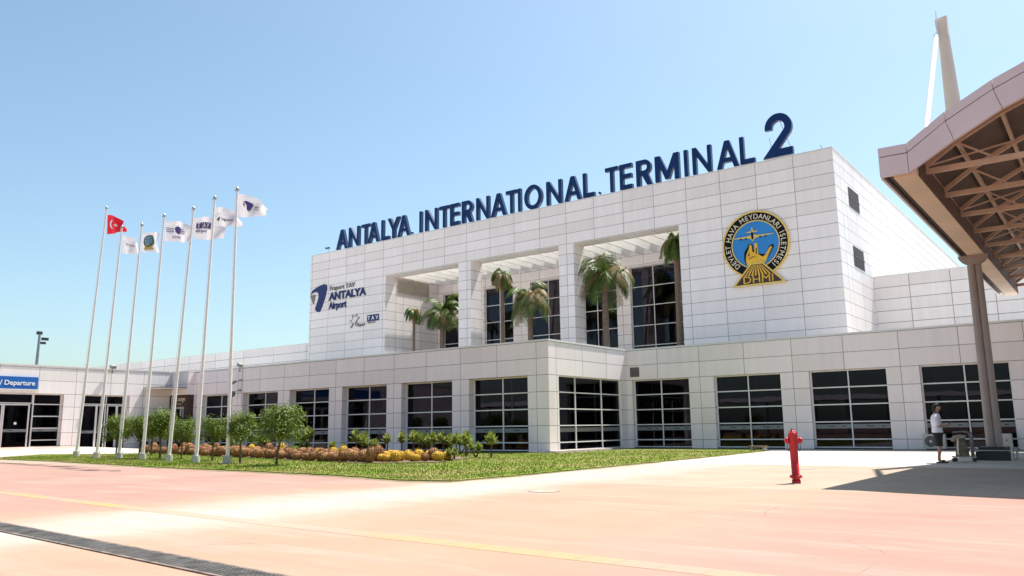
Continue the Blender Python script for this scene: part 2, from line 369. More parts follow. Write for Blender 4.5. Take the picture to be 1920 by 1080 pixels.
# ------------------------------------------------------------------ the ground
def gz(x, y):
    a = min(1, max(0, (-45.5-x)/7)); b = min(1, max(0, (32-y)/9)); a = a*a*(3-2*a); b = b*b*(3-2*b)
    return .42*a*b
def sheet(name, xs, ys, dz, m, label=None):
    mb = MB(); n = len(xs)
    for y in ys:
        for x in xs: mb.v.append((x, y, gz(x, y)+dz))
    for j in range(len(ys)-1):
        for i in range(n-1): mb.f.append((j*n+i, j*n+i+1, (j+1)*n+i+1, (j+1)*n+i)); mb.mi.append(0); mb.smooth.append(True)
    return tag(mb.build(name, m), kind='structure')
xs = [-1500, -600, -300, -150, -100, -80]+[-70+i for i in range(0, 41)]+[-25, -10, 0, 20, 60, 150, 400, 1000]
ys = [-1000, -300, -100, -40, -10, 0]+[2+i for i in range(0, 40)]+[50, 80, 150, 400, 1200]
sheet('ground', xs, ys, 0, mGround)
def inpoly(x, y, pl):
    c = False; j = len(pl)-1
    for i in range(len(pl)):
        if (pl[i][1] > y) != (pl[j][1] > y) and x < (pl[j][0]-pl[i][0])*(y-pl[i][1])/(pl[j][1]-pl[i][1])+pl[i][0]: c = not c
        j = i
    return c
def poly_sheet(name, poly, dz, m, step=1.0, jitter=0, edge=0, rnd=random.Random(3)):
    """flat region following the ground, boundary optionally ragged, with a low edge"""
    pts = []
    for i in range(len(poly)):
        a, b = poly[i], poly[(i+1)%len(poly)]; d = math.hypot(b[0]-a[0], b[1]-a[1]); k = max(1, int(d/step))
        for q in range(k):
            f = q/k; pts.append((a[0]+(b[0]-a[0])*f+rnd.uniform(-jitter, jitter), a[1]+(b[1]-a[1])*f+rnd.uniform(-jitter, jitter)))
    bm = bmesh.new(); vs = [bm.verts.new((x, y, 0)) for x, y in pts]; f = bm.faces.new(vs)
    bmesh.ops.triangulate(bm, faces=[f])
    # slice in x for the slope
    for cx in range(-54, -44, 2):
        bmesh.ops.bisect_plane(bm, geom=bm.verts[:]+bm.edges[:]+bm.faces[:], plane_co=(cx, 0, 0), plane_no=(1, 0, 0))
    for cy in range(18, 34, 3):
        bmesh.ops.bisect_plane(bm, geom=bm.verts[:]+bm.edges[:]+bm.faces[:], plane_co=(0, cy, 0), plane_no=(0, 1, 0))
    if edge:
        be = [e for e in bm.edges if len(e.link_faces) == 1]
        r = bmesh.ops.extrude_edge_only(bm, edges=be)
        low = [g for g in r['geom'] if isinstance(g, bmesh.types.BMVert)]
        for v in bm.verts: v.co.z = gz(v.co.x, v.co.y)+dz
        for v in low: v.co.z -= dz-.001
    else:
        for v in bm.verts: v.co.z = gz(v.co.x, v.co.y)+dz
    bmesh.ops.recalc_face_normals(bm, faces=bm.faces)
    up = sum(f.normal.z*f.calc_area() for f in bm.faces)
    if up < 0: bmesh.ops.reverse_faces(bm, faces=bm.faces)
    mb = MB(); bm.verts.index_update(); mb.add([v.co[:] for v in bm.verts], [tuple(v.index for v in f.verts) for f in bm.faces]); bm.free()
    return mb.build(name, m)
tag(poly_sheet('walkway', [(-53.6, 2), (-47.5, 2), (-46.4, 16.4), (-45.4, 17.6), (-45.4, 20.5), (-45, 21.8), (-44, 24.7), (-42.8, 26.6), (-42, 31.4), (-53.6, 31.4)], .006, mPath), kind='structure')
tag(poly_sheet('walkway_strip', [(-53.6, 2), (-51.9, 2), (-51.9, 31.3), (-53.6, 31.3)], .010, mPathPink), kind='structure')
LAWN = [(-47.3, 20.2), (-46.6, 18.6), (-45.6, 17.4), (-44, 16.95), (-37.5, 16.6), (-26.2, 15.1), (-20.4, 14.7), (-16.3, 14.3), (-13.2, 13.65), (-12.2, 13.9), (-12.1, 16.1), (-12.2, 19.6), (-12.5, 27.5), (-13.1, 36.8), (-14.2, 38.7),
        (-20.6, 38.9), (-20.6, 31.0), (-22, 31.2), (-42.4, 31.2), (-43.2, 26.4), (-44.9, 24.6), (-46.9, 21.6)]
tag(poly_sheet('lawn_edge', [(x*1.0+(-.0 if x < -14 else .18), y-(.32 if y < 20 else -.05)) for x, y in LAWN], .003, mDry, .35, .07), kind='structure')
tag(poly_sheet('lawn', LAWN, .03, mLawn, .35, .07, edge=1), kind='structure')
BED = [(-42.6, 25.8), (-41.5, 24.6), (-35.5, 22.8), (-24.5, 20.3), (-21.3, 19.5), (-19.0, 21.0), (-20.5, 24.5), (-25, 28.0), (-26, 30.9), (-42.2, 30.9)]
tag(poly_sheet('planting_bed', BED, .05, mSoil, .6, .06, edge=0), kind='structure')
# grass blades
mb = MB(); rg = random.Random(11); cnt = 0
while cnt < 70000:
    x = rg.uniform(-50, -12); y = 13.5+(rg.random()**1.6)*22
    if not inpoly(x, y, LAWN) or (inpoly(x, y, BED) and rg.random() > .15): continue
    h = rg.uniform(.03, .07)*(1 if y > 15.4 else .8); a = rg.uniform(0, 6.28); wd = rg.uniform(.008, .016); z = gz(x, y)+.02
    dx, dy = math.cos(a)*wd, math.sin(a)*wd; lx, ly = rg.uniform(-.04, .04), rg.uniform(-.04, .04)
    mb.add([(x-dx, y-dy, z), (x+dx, y+dy, z), (x+lx, y+ly, z+h)], [(0, 1, 2)]); cnt += 1
tag(mb.build('grass', mBlade), 'short green lawn grass around the flagpoles and in front of the terminal', 'grass', kind='stuff')
# tactile strip
mb = MB(); pts = [(-30, 7.9), (-20, 7.35), (-11, 6.75), (-2, 6.3), (6, 6.0)]
for (xa, ya), (xb, yb) in zip(pts, pts[1:]):
    n = int((xb-xa)/.4)
    for i in range(n):
        f0, f1 = (i+.004)/n, (i+.996)/n
        A = (xa+(xb-xa)*f0, ya+(yb-ya)*f0); B = (xa+(xb-xa)*f1, ya+(yb-ya)*f1)
        mb.add([(A[0], A[1]-.15, .002), (B[0], B[1]-.15, .002), (B[0], B[1]+.15, .002), (A[0], A[1]+.15, .002)], [(0,1,2,3)])
tag(mb.build('yellow_guide_strip', mYellow), kind='structure')

# ------------------------------------------------------------------ terminal
T = empty('terminal_building', (-21.67, 39.46, 0), 'white panel clad airport terminal with large dark windows and tall upper storey', 'building')
XC = -21.67; YA = 31.8; YB = 39.46; YU = 51.54
def window_front(x0, x1, y, z0, z1, verts, zs, parent, frame=mGlassFrame, glass=mGlass, film=True, w_=.055):
    """window in a wall facing -Y: frame grid, panes, film band. y = glass plane"""
    mb = MB(); f0 = y-.05; f1 = y+.04
    xsn = [x0]+list(verts)+[x1]
    mb.box(x0, x0+w_, f0, f1, z0, z1); mb.box(x1-w_, x1, f0, f1, z0, z1)
    for v in verts: mb.box(v-w_/2, v+w_/2, f0-.004, f1, z0+w_, z1-w_)
    mb.box(x0+w_, x1-w_, f0, f1, z0, z0+w_); mb.box(x0+w_, x1-w_, f0, f1, z1-w_, z1)
    for z in zs: mb.box(x0+w_, x1-w_, f0+.004, f1, z-w_/2, z+w_/2)
    W_ = mb.build('window', frame, parent)
    mb = MB(); mb.add([(x0+.02, y, z0+.02), (x1-.02, y, z0+.02), (x1-.02, y, z1-.02), (x0+.02, y, z1-.02)], [(0,1,2,3)]); mb.build('pane', glass, W_)
    if film:
        mb = MB(); zb = zs[-2]-.31 if len(zs) > 1 else z0+1
        for a, b in zip(xsn, xsn[1:]):
            mb.add([(a+.05, y-.012, zb), (b-.05, y-.012, zb), (b-.05, y-.012, zb+.2), (a+.05, y-.012, zb+.2)], [(0,1,2,3)], 0)
            cx = a+(b-a)*.36
            mb.add([(cx, y-.016, zb+.15), (cx+.07, y-.016, zb+.16), (cx+.03, y-.016, zb+.04)], [(0,1,2)][:1], 1)
            mb.add([(cx+.1, y-.016, zb+.08), (cx+.33, y-.016, zb+.08), (cx+.33, y-.016, zb+.12), (cx+.1, y-.016, zb+.12)], [(0,1,2,3)], 1)
            mb.add([(b-.45, y-.016, zb+.08), (b-.3, y-.016, zb+.08), (b-.3, y-.016, zb+.12), (b-.45, y-.016, zb+.12)], [(0,1,2,3)], 1)
        mb.build('film_band', [mFrost, mBlack], W_)
    return W_
TZ = [Z0-3*CZ, Z0-4*CZ, Z0-5*CZ, Z0-6*CZ]
# left front (A)
mb = MB(); TH = .5
mb.box(-51.5, XC, YA, YA+TH, Z2, Z0+.012)
wins = []; x1 = -22.91
mb.box(x1, XC, YA, YA+TH, .02, Z2)
k = 0
while k < 6:
    a = -24.78-4.812*k-1.84; b = a+3.68
    if k == 0: b = x1
    wins.append((a, b)); 
    nx = -24.78-4.812*(k+1)+1.84
    mb.box(max(nx, -51.5), a, YA, YA+TH, .02, Z2) if k < 5 else mb.box(-51.5, a, YA, YA+TH, .02, Z2)
    k += 1
mb.build('front_wall', mA, T)
for i, (a, b) in enumerate(wins):
    window_front(a, b, YA+TH-.03, .06, Z2, [(-24.78-4.812*i)+.03], TZ, T)
# return wall (C), facing +X
mb = MB()
mb.box(XC-TH, XC-.0005, YA+TH, YB+.3, Z2, Z0+.012); mb.box(XC-TH, XC-.0005, YA+TH, 32.65, .02, Z2); mb.box(XC-TH, XC-.0005, 38.79, YB+.3, .02, Z2)
mb.build('return_wall', mC, T)
mb = MB(); xg = XC-.16; w_ = .055
ycs = [32.65, 34.3, 36.84, 38.79]
for i, yv in enumerate(ycs):
    a = yv if i == 0 else (yv-w_ if i == 3 else yv-w_/2); mb.box(xg-.04, xg+.05, a, a+w_, .06, Z2)
for z in [.06+w_/2]+TZ+[Z2-w_/2]: mb.box(xg-.04, xg+.046, 32.65+w_, 38.79-w_, z-w_/2, z+w_/2)
wc = mb.build('window', mGlassFrame, T)
mb = MB(); mb.add([(xg, 32.66, .07), (xg, 38.78, .07), (xg, 38.78, Z2-.02), (xg, 32.66, Z2-.02)], [(0,1,2,3)]); mb.build('pane', mGlass, wc)
mb = MB()
for a, b in zip(ycs, ycs[1:]): mb.add([(xg+.01, a+.06, TZ[2]-.31), (xg+.01, b-.06, TZ[2]-.31), (xg+.01, b-.06, TZ[2]-.11), (xg+.01, a+.06, TZ[2]-.11)], [(0,1,2,3)])
mb.build('film_band', simple('clear_film', (.16, .16, .165), .4, 0, 0), wc)
# right front (B)
mb = MB(); XE = 18.0
mb.box(XC, XE, YB, YB+TH, Z2, Z0+.012)
mb.box(XC, -21.37, YB, YB+TH, .02, Z2)
k = 0; winsB = []
while True:
    c = -19.80+4.812*k+.06; a, b = c-1.72, c+1.72
    if a > XE: break
    if k == 0: a = -21.37
    winsB.append((a, b, c)); mb.box(b, min(c+4.812-1.72, XE), YB, YB+TH, .02, Z2); k += 1
    if k > 7: break
mb.build('right_wall', mB, T)
for a, b, c in winsB:
    window_front(a, b, YB+TH-.2, .06, Z2, [c], TZ, T)
# plinths
mb = MB(); mb.box(-51.5, XC-.03, YA+.02, YA+TH, -.02, .02); mb.box(XC-TH, XC-.03, YA+TH, YB, -.02, .02); mb.box(XC-.03, XE, YB+.03, YB+TH, -.02, .06)
mb.build('base_gap', mDarkGap, T)
mb = MB(); mb.box(XC-.2, XC+.35, YA-.05, 38.2, -.02, .085); mb.build('door_step', mPath, T)
# copings
mb = MB()
mb.box(-60, XC+.03, YA-.03, YA+.5, Z0+.012, Z0+.10); mb.box(XC-.5, XC+.03, YA+.5, YB-.03, Z0+.012, Z0+.10); mb.box(XC-.5, XE, YB-.03, YB+.5, Z0+.012, Z0+.10)
mb.build('parapet_coping', mCope, T)
mb = MB(); mb.add([(-110, YA+.4, Z0-.25), (XC-.4, YA+.4, Z0-.25), (XC-.4, YB+.4, Z0-.25), (XE, YB+.4, Z0-.25), (XE, 75, Z0-.25), (-110, 75, Z0-.25)], [(0,1,2,3,4,5)])
mb.build('lower_roof', mRoof, T)
# interior of the ground floor
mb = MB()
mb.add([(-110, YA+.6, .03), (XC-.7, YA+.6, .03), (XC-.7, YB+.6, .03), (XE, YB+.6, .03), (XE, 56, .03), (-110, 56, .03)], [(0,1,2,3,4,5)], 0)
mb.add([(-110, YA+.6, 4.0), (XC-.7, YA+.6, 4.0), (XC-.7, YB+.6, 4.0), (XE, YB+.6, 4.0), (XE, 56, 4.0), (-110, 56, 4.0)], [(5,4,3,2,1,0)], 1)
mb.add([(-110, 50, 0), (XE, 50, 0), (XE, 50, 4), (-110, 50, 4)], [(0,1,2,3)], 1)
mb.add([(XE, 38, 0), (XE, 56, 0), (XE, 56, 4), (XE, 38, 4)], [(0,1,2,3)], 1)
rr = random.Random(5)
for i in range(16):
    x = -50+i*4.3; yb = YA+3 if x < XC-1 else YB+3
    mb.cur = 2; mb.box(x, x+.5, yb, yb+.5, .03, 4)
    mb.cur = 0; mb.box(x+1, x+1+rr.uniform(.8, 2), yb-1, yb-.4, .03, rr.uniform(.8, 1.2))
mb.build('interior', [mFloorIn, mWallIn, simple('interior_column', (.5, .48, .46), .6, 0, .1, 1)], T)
# wall vent
def louvre_front(x0, x1, y, z0, z1, parent, n=7):
    mb = MB(); mb.box(x0, x1, y-.03, y+.02, z0, z0+.04); mb.box(x0, x1, y-.03, y+.02, z1-.04, z1); mb.box(x0, x0+.04, y-.03, y+.02, z0+.04, z1-.04); mb.box(x1-.04, x1, y-.03, y+.02, z0+.04, z1-.04)
    for i in range(n):
        z = z0+.05+(z1-z0-.1)*(i+.5)/n; mb.add([(x0+.04, y-.03, z-.02), (x1-.04, y-.03, z-.02), (x1-.04, y-.005, z+.02), (x0+.04, y-.005, z+.02)], [(0,1,2,3)])
    mb.box(x0+.04, x1-.04, y-.003, y+.01, z0+.04, z1-.04)
    return mb.build('wall_vent', simple('vent_grey', (.16, .15, .14), .5, .3, .1, 3), parent)
louvre_front(-21.45, -20.9, YB-.01, 3.84, 4.36, T)

# upper block
XL, XR = -63.85, -12.93; ZT = 18.53; PD = 1.55; ZH = 15.21; YI = YU+PD; YK = 58.9
OP = [(-53.13, -44.25), (-42.88, -33.94), (-32.56, -23.72)]
mb = MB()
mb.box(XL, OP[0][0], YU, YI, 5.0, ZT); mb.box(OP[0][0], OP[2][1], YU, YI, ZH, ZT)
mb.box(OP[0][1], OP[1][0], YU, YI, 5.0, ZH); mb.box(OP[1][1], OP[2][0], YU, YI, 5.0, ZH); mb.box(OP[2][1], XR-.0, YU, YI, 5.0, ZT)
mb.build('upper_front_wall', mU, T)
mb = MB(); mb.box(XR-.5, XR, YI, 125, 5, ZT); mb.build('upper_side_wall', mS, T)
mb = MB(); mb.box(XL, XL+.5, YI, 110, 5, ZT); mb.build('upper_left_wall', mS, T)
for a in (OP[0][0]-.4, OP[2][1]):
    mb = MB(); mb.box(a, a+.4, YI, YK, 5, ZT-.3); mb.build('terrace_side_wall', mS, T)
mb = MB()
mb.box(XL-.02, XR+.03, YU-.03, YU+.5, ZT, ZT+.06); mb.box(XR-.5, XR+.03, YU+.5, 125, ZT, ZT+.06); mb.build('upper_coping', mCope, T)
mb = MB(); mb.add([(XL+.5, YK, ZT-.4), (XR-.5, YK, ZT-.4), (XR-.5, 110, ZT-.4), (XL+.5, 110, ZT-.4)], [(0,1,2,3)]); mb.build('upper_roof', mRoof, T)
# recessed wall behind the terrace with tall windows
mb = MB(); ZG = 14.28
WB = [(-52.7, -50.9, [-51.3]), (-48.9, -44.3, [-46.0]), (-41.3, -36.1, [-40.0, -37.7]), (-35.2, -32.95, [-34.1])]
WB = [(-52.75, -47.35, [-50.65, -49.0]), (-45.95, -44.0, []), (-47.3, -47.31, [])]
wlist = [(-52.8, -45.2), (-43.9, -36.2), (-34.9, -24.2)]
# piers of the recessed wall
wlist = [(-52.6, -48.9), (-47.35, -43.95), (-42.0, -38.3), (-37.1, -33.05), (-31.75, -25.6)]
edges = [-53.13]
for a, b in wlist: edges += [a, b]
edges.append(-23.7)
for i in range(0, len(edges), 2):
    if edges[i+1]-edges[i] > .02: mb.box(edges[i], edges[i+1], YK, YK+.5, 5, ZG)
mb.box(-53.13, -23.7, YK, YK+.5, ZG, ZT-.3)
mb.build('terrace_back_wall', panel_mat('cladding_terrace', 2.1, CU, -32.5, 17.71, .0145), T)
for a, b in wlist:
    n = 1 if b-a < 5 else 2
    vv = [a+(b-a)*(j+1)/(n+1) for j in range(n)]
    window_front(a, b, YK+.28, 5.2, ZG, vv, [12.6, 11.0, 9.35, 7.7], T, glass=mGlassU, film=False, w_=.06)
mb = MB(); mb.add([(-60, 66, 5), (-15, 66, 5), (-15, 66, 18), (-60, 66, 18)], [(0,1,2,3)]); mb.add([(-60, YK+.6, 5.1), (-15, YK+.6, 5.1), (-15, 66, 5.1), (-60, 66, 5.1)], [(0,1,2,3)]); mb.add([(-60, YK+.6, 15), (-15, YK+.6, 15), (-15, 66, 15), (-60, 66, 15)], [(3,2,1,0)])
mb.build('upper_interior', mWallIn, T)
# pergola blades over the terrace
x = -52.4
while x < -24:
    mb = MB(); mb.box(x-.05, x+.05, YI, YK, 15.2, 15.88); mb.build('pergola_beam', mSoff, T); x += 1.29
# louvred opening in the left terrace wall
mb = MB(); xv = OP[0][0]+.012
mb.box(xv-.01, xv+.02, 53.1, 57.4, 13.75, 13.82); mb.box(xv-.01, xv+.02, 53.1, 57.4, 14.5, 14.56)
for yv in (53.1, 55.2, 57.35): mb.box(xv-.01, xv+.03, yv, yv+.06, 13.82, 15.3)
z = 13.88
while z < 15.3: mb.add([(xv+.001, 53.16, z), (xv+.001, 57.35, z), (xv+.05, 57.35, z+.09), (xv+.05, 53.16, z+.09)], [(0,1,2,3)]); z += .12
mb.build('louvre_panel', simple('louvre_beige', (.42, .37, .31), .5, 0, .1, 3), T)
# louvres on the sunlit side
for z0, z1 in ((15.33, 16.7), (11.3, 12.68)):
    mb = MB(); xv = XR+.01
    mb.box(xv-.02, xv+.004, 54.65, 57.3, z0, z1)
    lv = mb.build('side_louvre', simple('louvre_dark', (.02, .02, .022), .5, .2, .1, 3), T)
    mb = MB(); mb.box(xv, xv+.05, 54.65, 57.3, (z0+z1)/2-.05, (z0+z1)/2+.05)
    z = z0+.05
    while z < z1-.03: mb.add([(xv+.003, 54.7, z), (xv+.003, 57.25, z), (xv+.03, 57.25, z+.04), (xv+.03, 54.7, z+.04)], [(0,1,2,3)]); z += .105
    mb.build('louvre_slats', simple('slat_dark', (.06, .06, .065), .5, .2, .1, 3), lv)
# rear right block R and rear left block
mb = MB(); mb.box(XR, 40, 59.6, 60.2, 5, 11.2); mb.build('rear_right_wall', mR, T)
mb = MB(); mb.box(XR, 40, 59.57, 60.2, 11.2, 11.28); mb.build('rear_right_coping', mCope, T)
mb = MB(); mb.box(-150, XL, YU+.3, YU+.9, 5, 9.75); mb.build('rear_left_wall', panel_mat('cladding_rear_left', 5.2, .82, -64.5, 9.79, .02), T)
mb = MB(); mb.box(-150, XL, YU+.27, YU+.9, 9.75, 9.81); mb.build('rear_left_coping', mCope, T)

# ------------------------------------------------------------------ departure wing (left)
XW = -53.7; H = empty('departure_hall', (XW, 27, gz(XW, 27)), 'low white panel clad wing with glass entrance doors under a blue sign', 'building')
mb = MB(); x0 = XW-.5
opn = [(14.5, 24.13), (25.33, 28.42)]
mb.box(x0, XW, 2, 31.75, Z2, Z0+.1); mb.box(x0, XW, 2, 14.5, .02, Z2); mb.box(x0, XW, 24.13, 25.33, .02, Z2); mb.box(x0, XW, 28.42, 31.3, .02, Z2)
mb.build('wing_wall', mW, H)
mb = MB(); mb.box(x0, XW+.03, 2, 31.3, Z0+.1, Z0+.17); mb.build('wing_coping', mCope, H)
mb = MB(); mb.add([(-110, 2, Z0-.2), (XW-.3, 2, Z0-.2), (XW-.3, 31.8, Z0-.2), (-110, 31.8, Z0-.2)], [(0,1,2,3)]); mb.build('wing_roof', mRoof, H)
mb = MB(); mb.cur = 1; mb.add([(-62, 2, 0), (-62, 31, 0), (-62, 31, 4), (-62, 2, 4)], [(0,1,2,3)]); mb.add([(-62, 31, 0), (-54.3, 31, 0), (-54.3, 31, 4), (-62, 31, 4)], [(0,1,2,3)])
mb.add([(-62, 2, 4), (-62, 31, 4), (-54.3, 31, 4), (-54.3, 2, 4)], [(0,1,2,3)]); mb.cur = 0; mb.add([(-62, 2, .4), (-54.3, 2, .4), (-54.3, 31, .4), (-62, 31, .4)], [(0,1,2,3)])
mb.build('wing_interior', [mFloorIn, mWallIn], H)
XG = XW-.38
def frame_w(name, y0, y1, z0, z1, ysx, zsx, parent, w_=.06, d=.05, xg=XG):
    mb = MB(); mb.box(xg-d, xg+d, y0, y0+w_, z0, z1); mb.box(xg-d, xg+d, y1-w_, y1, z0, z1)
    for yv in ysx: mb.box(xg-d, xg+d+.003, yv-w_/2, yv+w_/2, z0+w_, z1-w_)
    mb.box(xg-d, xg+d, y0+w_, y1-w_, z0, z0+w_); mb.box(xg-d, xg+d, y0+w_, y1-w_, z1-w_, z1)
    for z in zsx: mb.box(xg-d, xg+d-.004, y0+w_, y1-w_, z-w_/2, z+w_/2)
    fr = mb.build(name, mGlassFrame, parent)
    mb = MB(); mb.add([(xg, y0+.02, z0+.02), (xg, y1-.02, z0+.02), (xg, y1-.02, z1-.02), (xg, y0+.02, z1-.02)], [(0,1,2,3)]); mb.build('pane', mGlass, fr)
    return fr
def film_w(fr, segs, z, xg=XG):
    mb = MB()
    for a, b in segs:
        mb.add([(xg+.012, a, z), (xg+.012, b, z), (xg+.012, b, z+.17), (xg+.012, a, z+.17)], [(0,1,2,3)], 0)
        c = a+(b-a)*.2; mb.add([(xg+.016, c, z+.13), (xg+.016, c+.07, z+.14), (xg+.016, c+.03, z+.04)], [(0,2,1)], 1); mb.add([(xg+.016, c+.09, z+.06), (xg+.016, c+.3, z+.06), (xg+.016, c+.3, z+.1), (xg+.016, c+.09, z+.1)], [(0,1,2,3)], 1)
    mb.build('film_band', [mFrost, mBlack], fr)
zb = .38
fr = frame_w('window', 22.45, 24.13, zb, Z2, [], [3.02, 2.28, 1.55, .82], H); film_w(fr, [(22.52, 24.05)], 1.35)
fr = frame_w('transom_window', 14.5, 22.45, 3.05, Z2, [18.5], [], H)
for a, b in ((20.8, 22.3), (19.3, 20.78), (16, 19.2)):
    dr = frame_w('glass_door', a, b, zb-.05, 3.02, [], [], H, w_=.075, d=.06); film_w(dr, [(a+.09, b-.09)], 1.33)
    if a > 17:
        mb = MB(); put(mb, curve_mesh([disc(.085, 20)]), on_wing(XG+.02, (a+b)/2+(.0 if a > 20 else .35), 1.85)); mb.build('door_sticker', mSignWhite, dr)
fr = frame_w('transom_window', 25.33, 28.42, 3.05, Z2, [27.0], [], H)
for a, b in ((25.33, 26.4), (26.4, 27.0), (27.1, 27.75), (27.75, 28.42)):
    dr = frame_w('glass_door', a, b, .12, 3.02, [], [], H, w_=.06, d=.055)
    film_w(dr, [(a+.08, b-.08)], 1.2)
mb = MB(); mb.box(XG+.056, XG+.07, 26.62, 26.84, 1.58, 1.8); fr2 = mb.build('notice', mSignWhite, H); mb = MB(); put(mb, curve_mesh([disc(.08, 20), disc(.045, 20)]), on_wing(XG+.076, 26.73, 1.69)); mb.build('notice_symbol', mRed, fr2)
# blue sign
S1 = empty('departure_sign', (XW+.06, 20.6, 3.93), 'blue illuminated fascia sign with white lettering above the entrance doors', 'sign')
mb = MB(); mb.box(XW+.004, XW+.09, 13.0, 22.48, 3.92, 4.66); mb.build('sign_board', mSignBlue, S1)
mb = MB(); mb.box(XW+.004, XW+.1, 13.0, 22.5, 3.86, 3.915); mb.build('sign_trim', mGlassFrame, S1)
mb = MB(); put(mb, text_mesh('/ Departure', .41, .012, .006, 1.0), on_wing(XW+.1, 20.33, 4.15)); mb.build('sign_lettering', mSignWhite, S1)
# lounge entrance in the corner
LG = empty('lounge_entrance', (-52.6, 31.4, 0), 'dark brown lounge door surround with cream lettering in the inner corner', 'doorway')
mb = MB(); mb.box(-53.69, -51.52, 31.32, 31.9, 2.98, 3.75); mb.box(-53.69, -53.35, 31.36, 31.9, .02, 2.98); mb.box(-51.95, -51.52, 31.36, 31.9, .02, 2.98)
mb.build('brown_surround', mBrownSign, LG)
mb = MB(); mb.box(-53.69, -51.5, 31.33, 31.9, 3.751, 5.37); mb.build('corner_panel', mA, T)
mb = MB(); put(mb, text_mesh('CIP Lounge', .46, .012, .004, .8), on_front(-53.5, 31.31, 3.32)); put(mb, text_mesh('Gateway', .17, .01, .0, .9), on_front(-52.75, 31.31, 3.08)); mb.build('lettering', mCream, LG)
dr = None
mb = MB(); y = 31.6
mb.box(-53.35, -53.27, y-.05, y+.05, .03, 2.95); mb.box(-52.03, -51.95, y-.05, y+.05, .03, 2.95); mb.box(-53.27, -52.03, y-.05, y+.05, 2.8, 2.95); mb.box(-52.72, -52.6, y-.05, y+.05, .03, 2.8); mb.box(-52.42, -52.34, y-.04, y+.04, .03, 2.8)
dr = mb.build('glass_door', mGlassFrame, LG)
mb = MB(); mb.add([(-53.3, y, .03), (-52, y, .03), (-52, y, 2.9), (-53.3, y, 2.9)], [(0,1,2,3)]); mb.build('pane', simple('dark_glass', (.01, .01, .012), .05, 0, 0), dr)
mb = MB(); mb.box(XW+.005, -51.6, 29.35, 31.31, 4.1, 4.2); cp = mb.build('flat_canopy', simple('canopy_cream', (.7, .6, .5), .5, 0, .05, 2), LG)
mb = MB(); mb.box(XW+.005, -51.58, 29.33, 31.31, 4.201, 4.235); mb.build('canopy_flashing', mBlack, cp)

# ------------------------------------------------------------------ roof letters
def arc(cx, cy, r, a0, a1, n, ry=None):
    ry = ry or r
    return [(cx+r*math.cos(R_(a0+(a1-a0)*i/n)), cy+ry*math.sin(R_(a0+(a1-a0)*i/n))) for i in range(n+1)]
def stroke(pts, wd):
    L_, R2 = [], []
    for i, p in enumerate(pts):
        if i == 0: d0 = d1 = (Vector(pts[1])-Vector(p)).normalized()
        elif i == len(pts)-1: d0 = d1 = (Vector(p)-Vector(pts[-2])).normalized()
        else: d0 = (Vector(p)-Vector(pts[i-1])).normalized(); d1 = (Vector(pts[i+1])-Vector(p)).normalized()
        n0 = Vector((-d0.y, d0.x)); n1 = Vector((-d1.y, d1.x)); n = (n0+n1).normalized(); k = wd/2/max(.3, n.dot(n0))
        L_.append((p[0]+n.x*k, p[1]+n.y*k)); R2.append((p[0]-n.x*k, p[1]-n.y*k))
    return L_+R2[::-1]
def glyph(c):
    t = .175
    if c == 'I': return .2, [[(0,0),(0,1),(t,1),(t,0)]]
    if c == 'L': return .62, [[(0,0),(0,1),(t,1),(t,.17),(.62,.17),(.62,0)]]
    if c == 'T': return .72, [[(.27,0),(.27,.845),(0,.845),(0,1),(.72,1),(.72,.845),(.45,.845),(.45,0)]]
    if c == 'E': return .62, [[(0,0),(0,1),(.62,1),(.62,.83),(t,.83),(t,.6),(.6,.6),(.6,.43),(t,.43),(t,.17),(.62,.17),(.62,0)]]
    if c == 'N': return .84, [[(0,0),(0,1),(.18,1),(.67,.3),(.67,1),(.84,1),(.84,0),(.67,0),(.17,.7),(.17,0)]]
    if c == 'M': return 1.02, [[(0,0),(0,1),(.22,1),(.51,.36),(.8,1),(1.02,1),(1.02,0),(.82,0),(.82,.6),(.59,.05),(.43,.05),(.2,.6),(.2,0)]]
    if c == 'A': return .92, [[(0,0),(.36,1),(.56,1),(.92,0),(.71,0),(.64,.21),(.28,.21),(.21,0)], [(.335,.37),(.585,.37),(.46,.75)]]
    if c == 'Y': return .86, [[(.33,0),(.33,.42),(0,1),(.22,1),(.43,.62),(.64,1),(.86,1),(.53,.42),(.53,0)]]
    if c == 'O': return 1.0, [arc(.5,.5,.5,0,351,39,.53), arc(.5,.5,.31,0,351,39,.35)]
    if c == 'R': return .7, [[(0,0),(0,1),(.38,1)]+arc(.38,.71,.29,80,-62,9)+[(.7,0),(.47,0),(.25,.42),(.19,.42),(.19,0)], [(.19,.83),(.37,.83)]+arc(.37,.705,.125,80,-80,6)+[(.37,.58),(.19,.58)]]
    if c == '2': return .66, [stroke([(.1,.66)]+arc(.335,.69,.235,176,-28,14)+[(.12,.1),(.64,.1)], .17)]
LET = [('A',-60.22,-58.57),('N',-58.42,-56.95),('T',-56.61,-55.5),('A',-55.72,-54.2),('L',-53.91,-52.88),('Y',-53.06,-51.5),('A',-51.78,-50.19),('I',-49.0,-48.71),('N',-48.31,-46.84),('T',-46.59,-45.45),('E',-45.32,-44.28),('R',-43.97,-42.7),('N',-42.35,-40.95),('A',-40.75,-39.1),('T',-39.14,-38.0),('I',-37.89,-37.59),('O',-37.25,-35.5),('N',-35.06,-33.6),('A',-33.35,-31.76),('L',-31.61,-30.6),('T',-29.6,-28.5),('E',-28.35,-27.31),('R',-26.96,-25.67),('M',-25.41,-23.5),('I',-23.11,-22.8),('N',-22.47,-21.05),('A',-20.68,-19.09),('L',-18.99,-17.97),('2',-17.22,-15.35)]
RS = empty('roof_sign', (-38, 51.9, ZT), 'large navy blue free-standing letters along the roof edge ending in a taller numeral', 'sign')
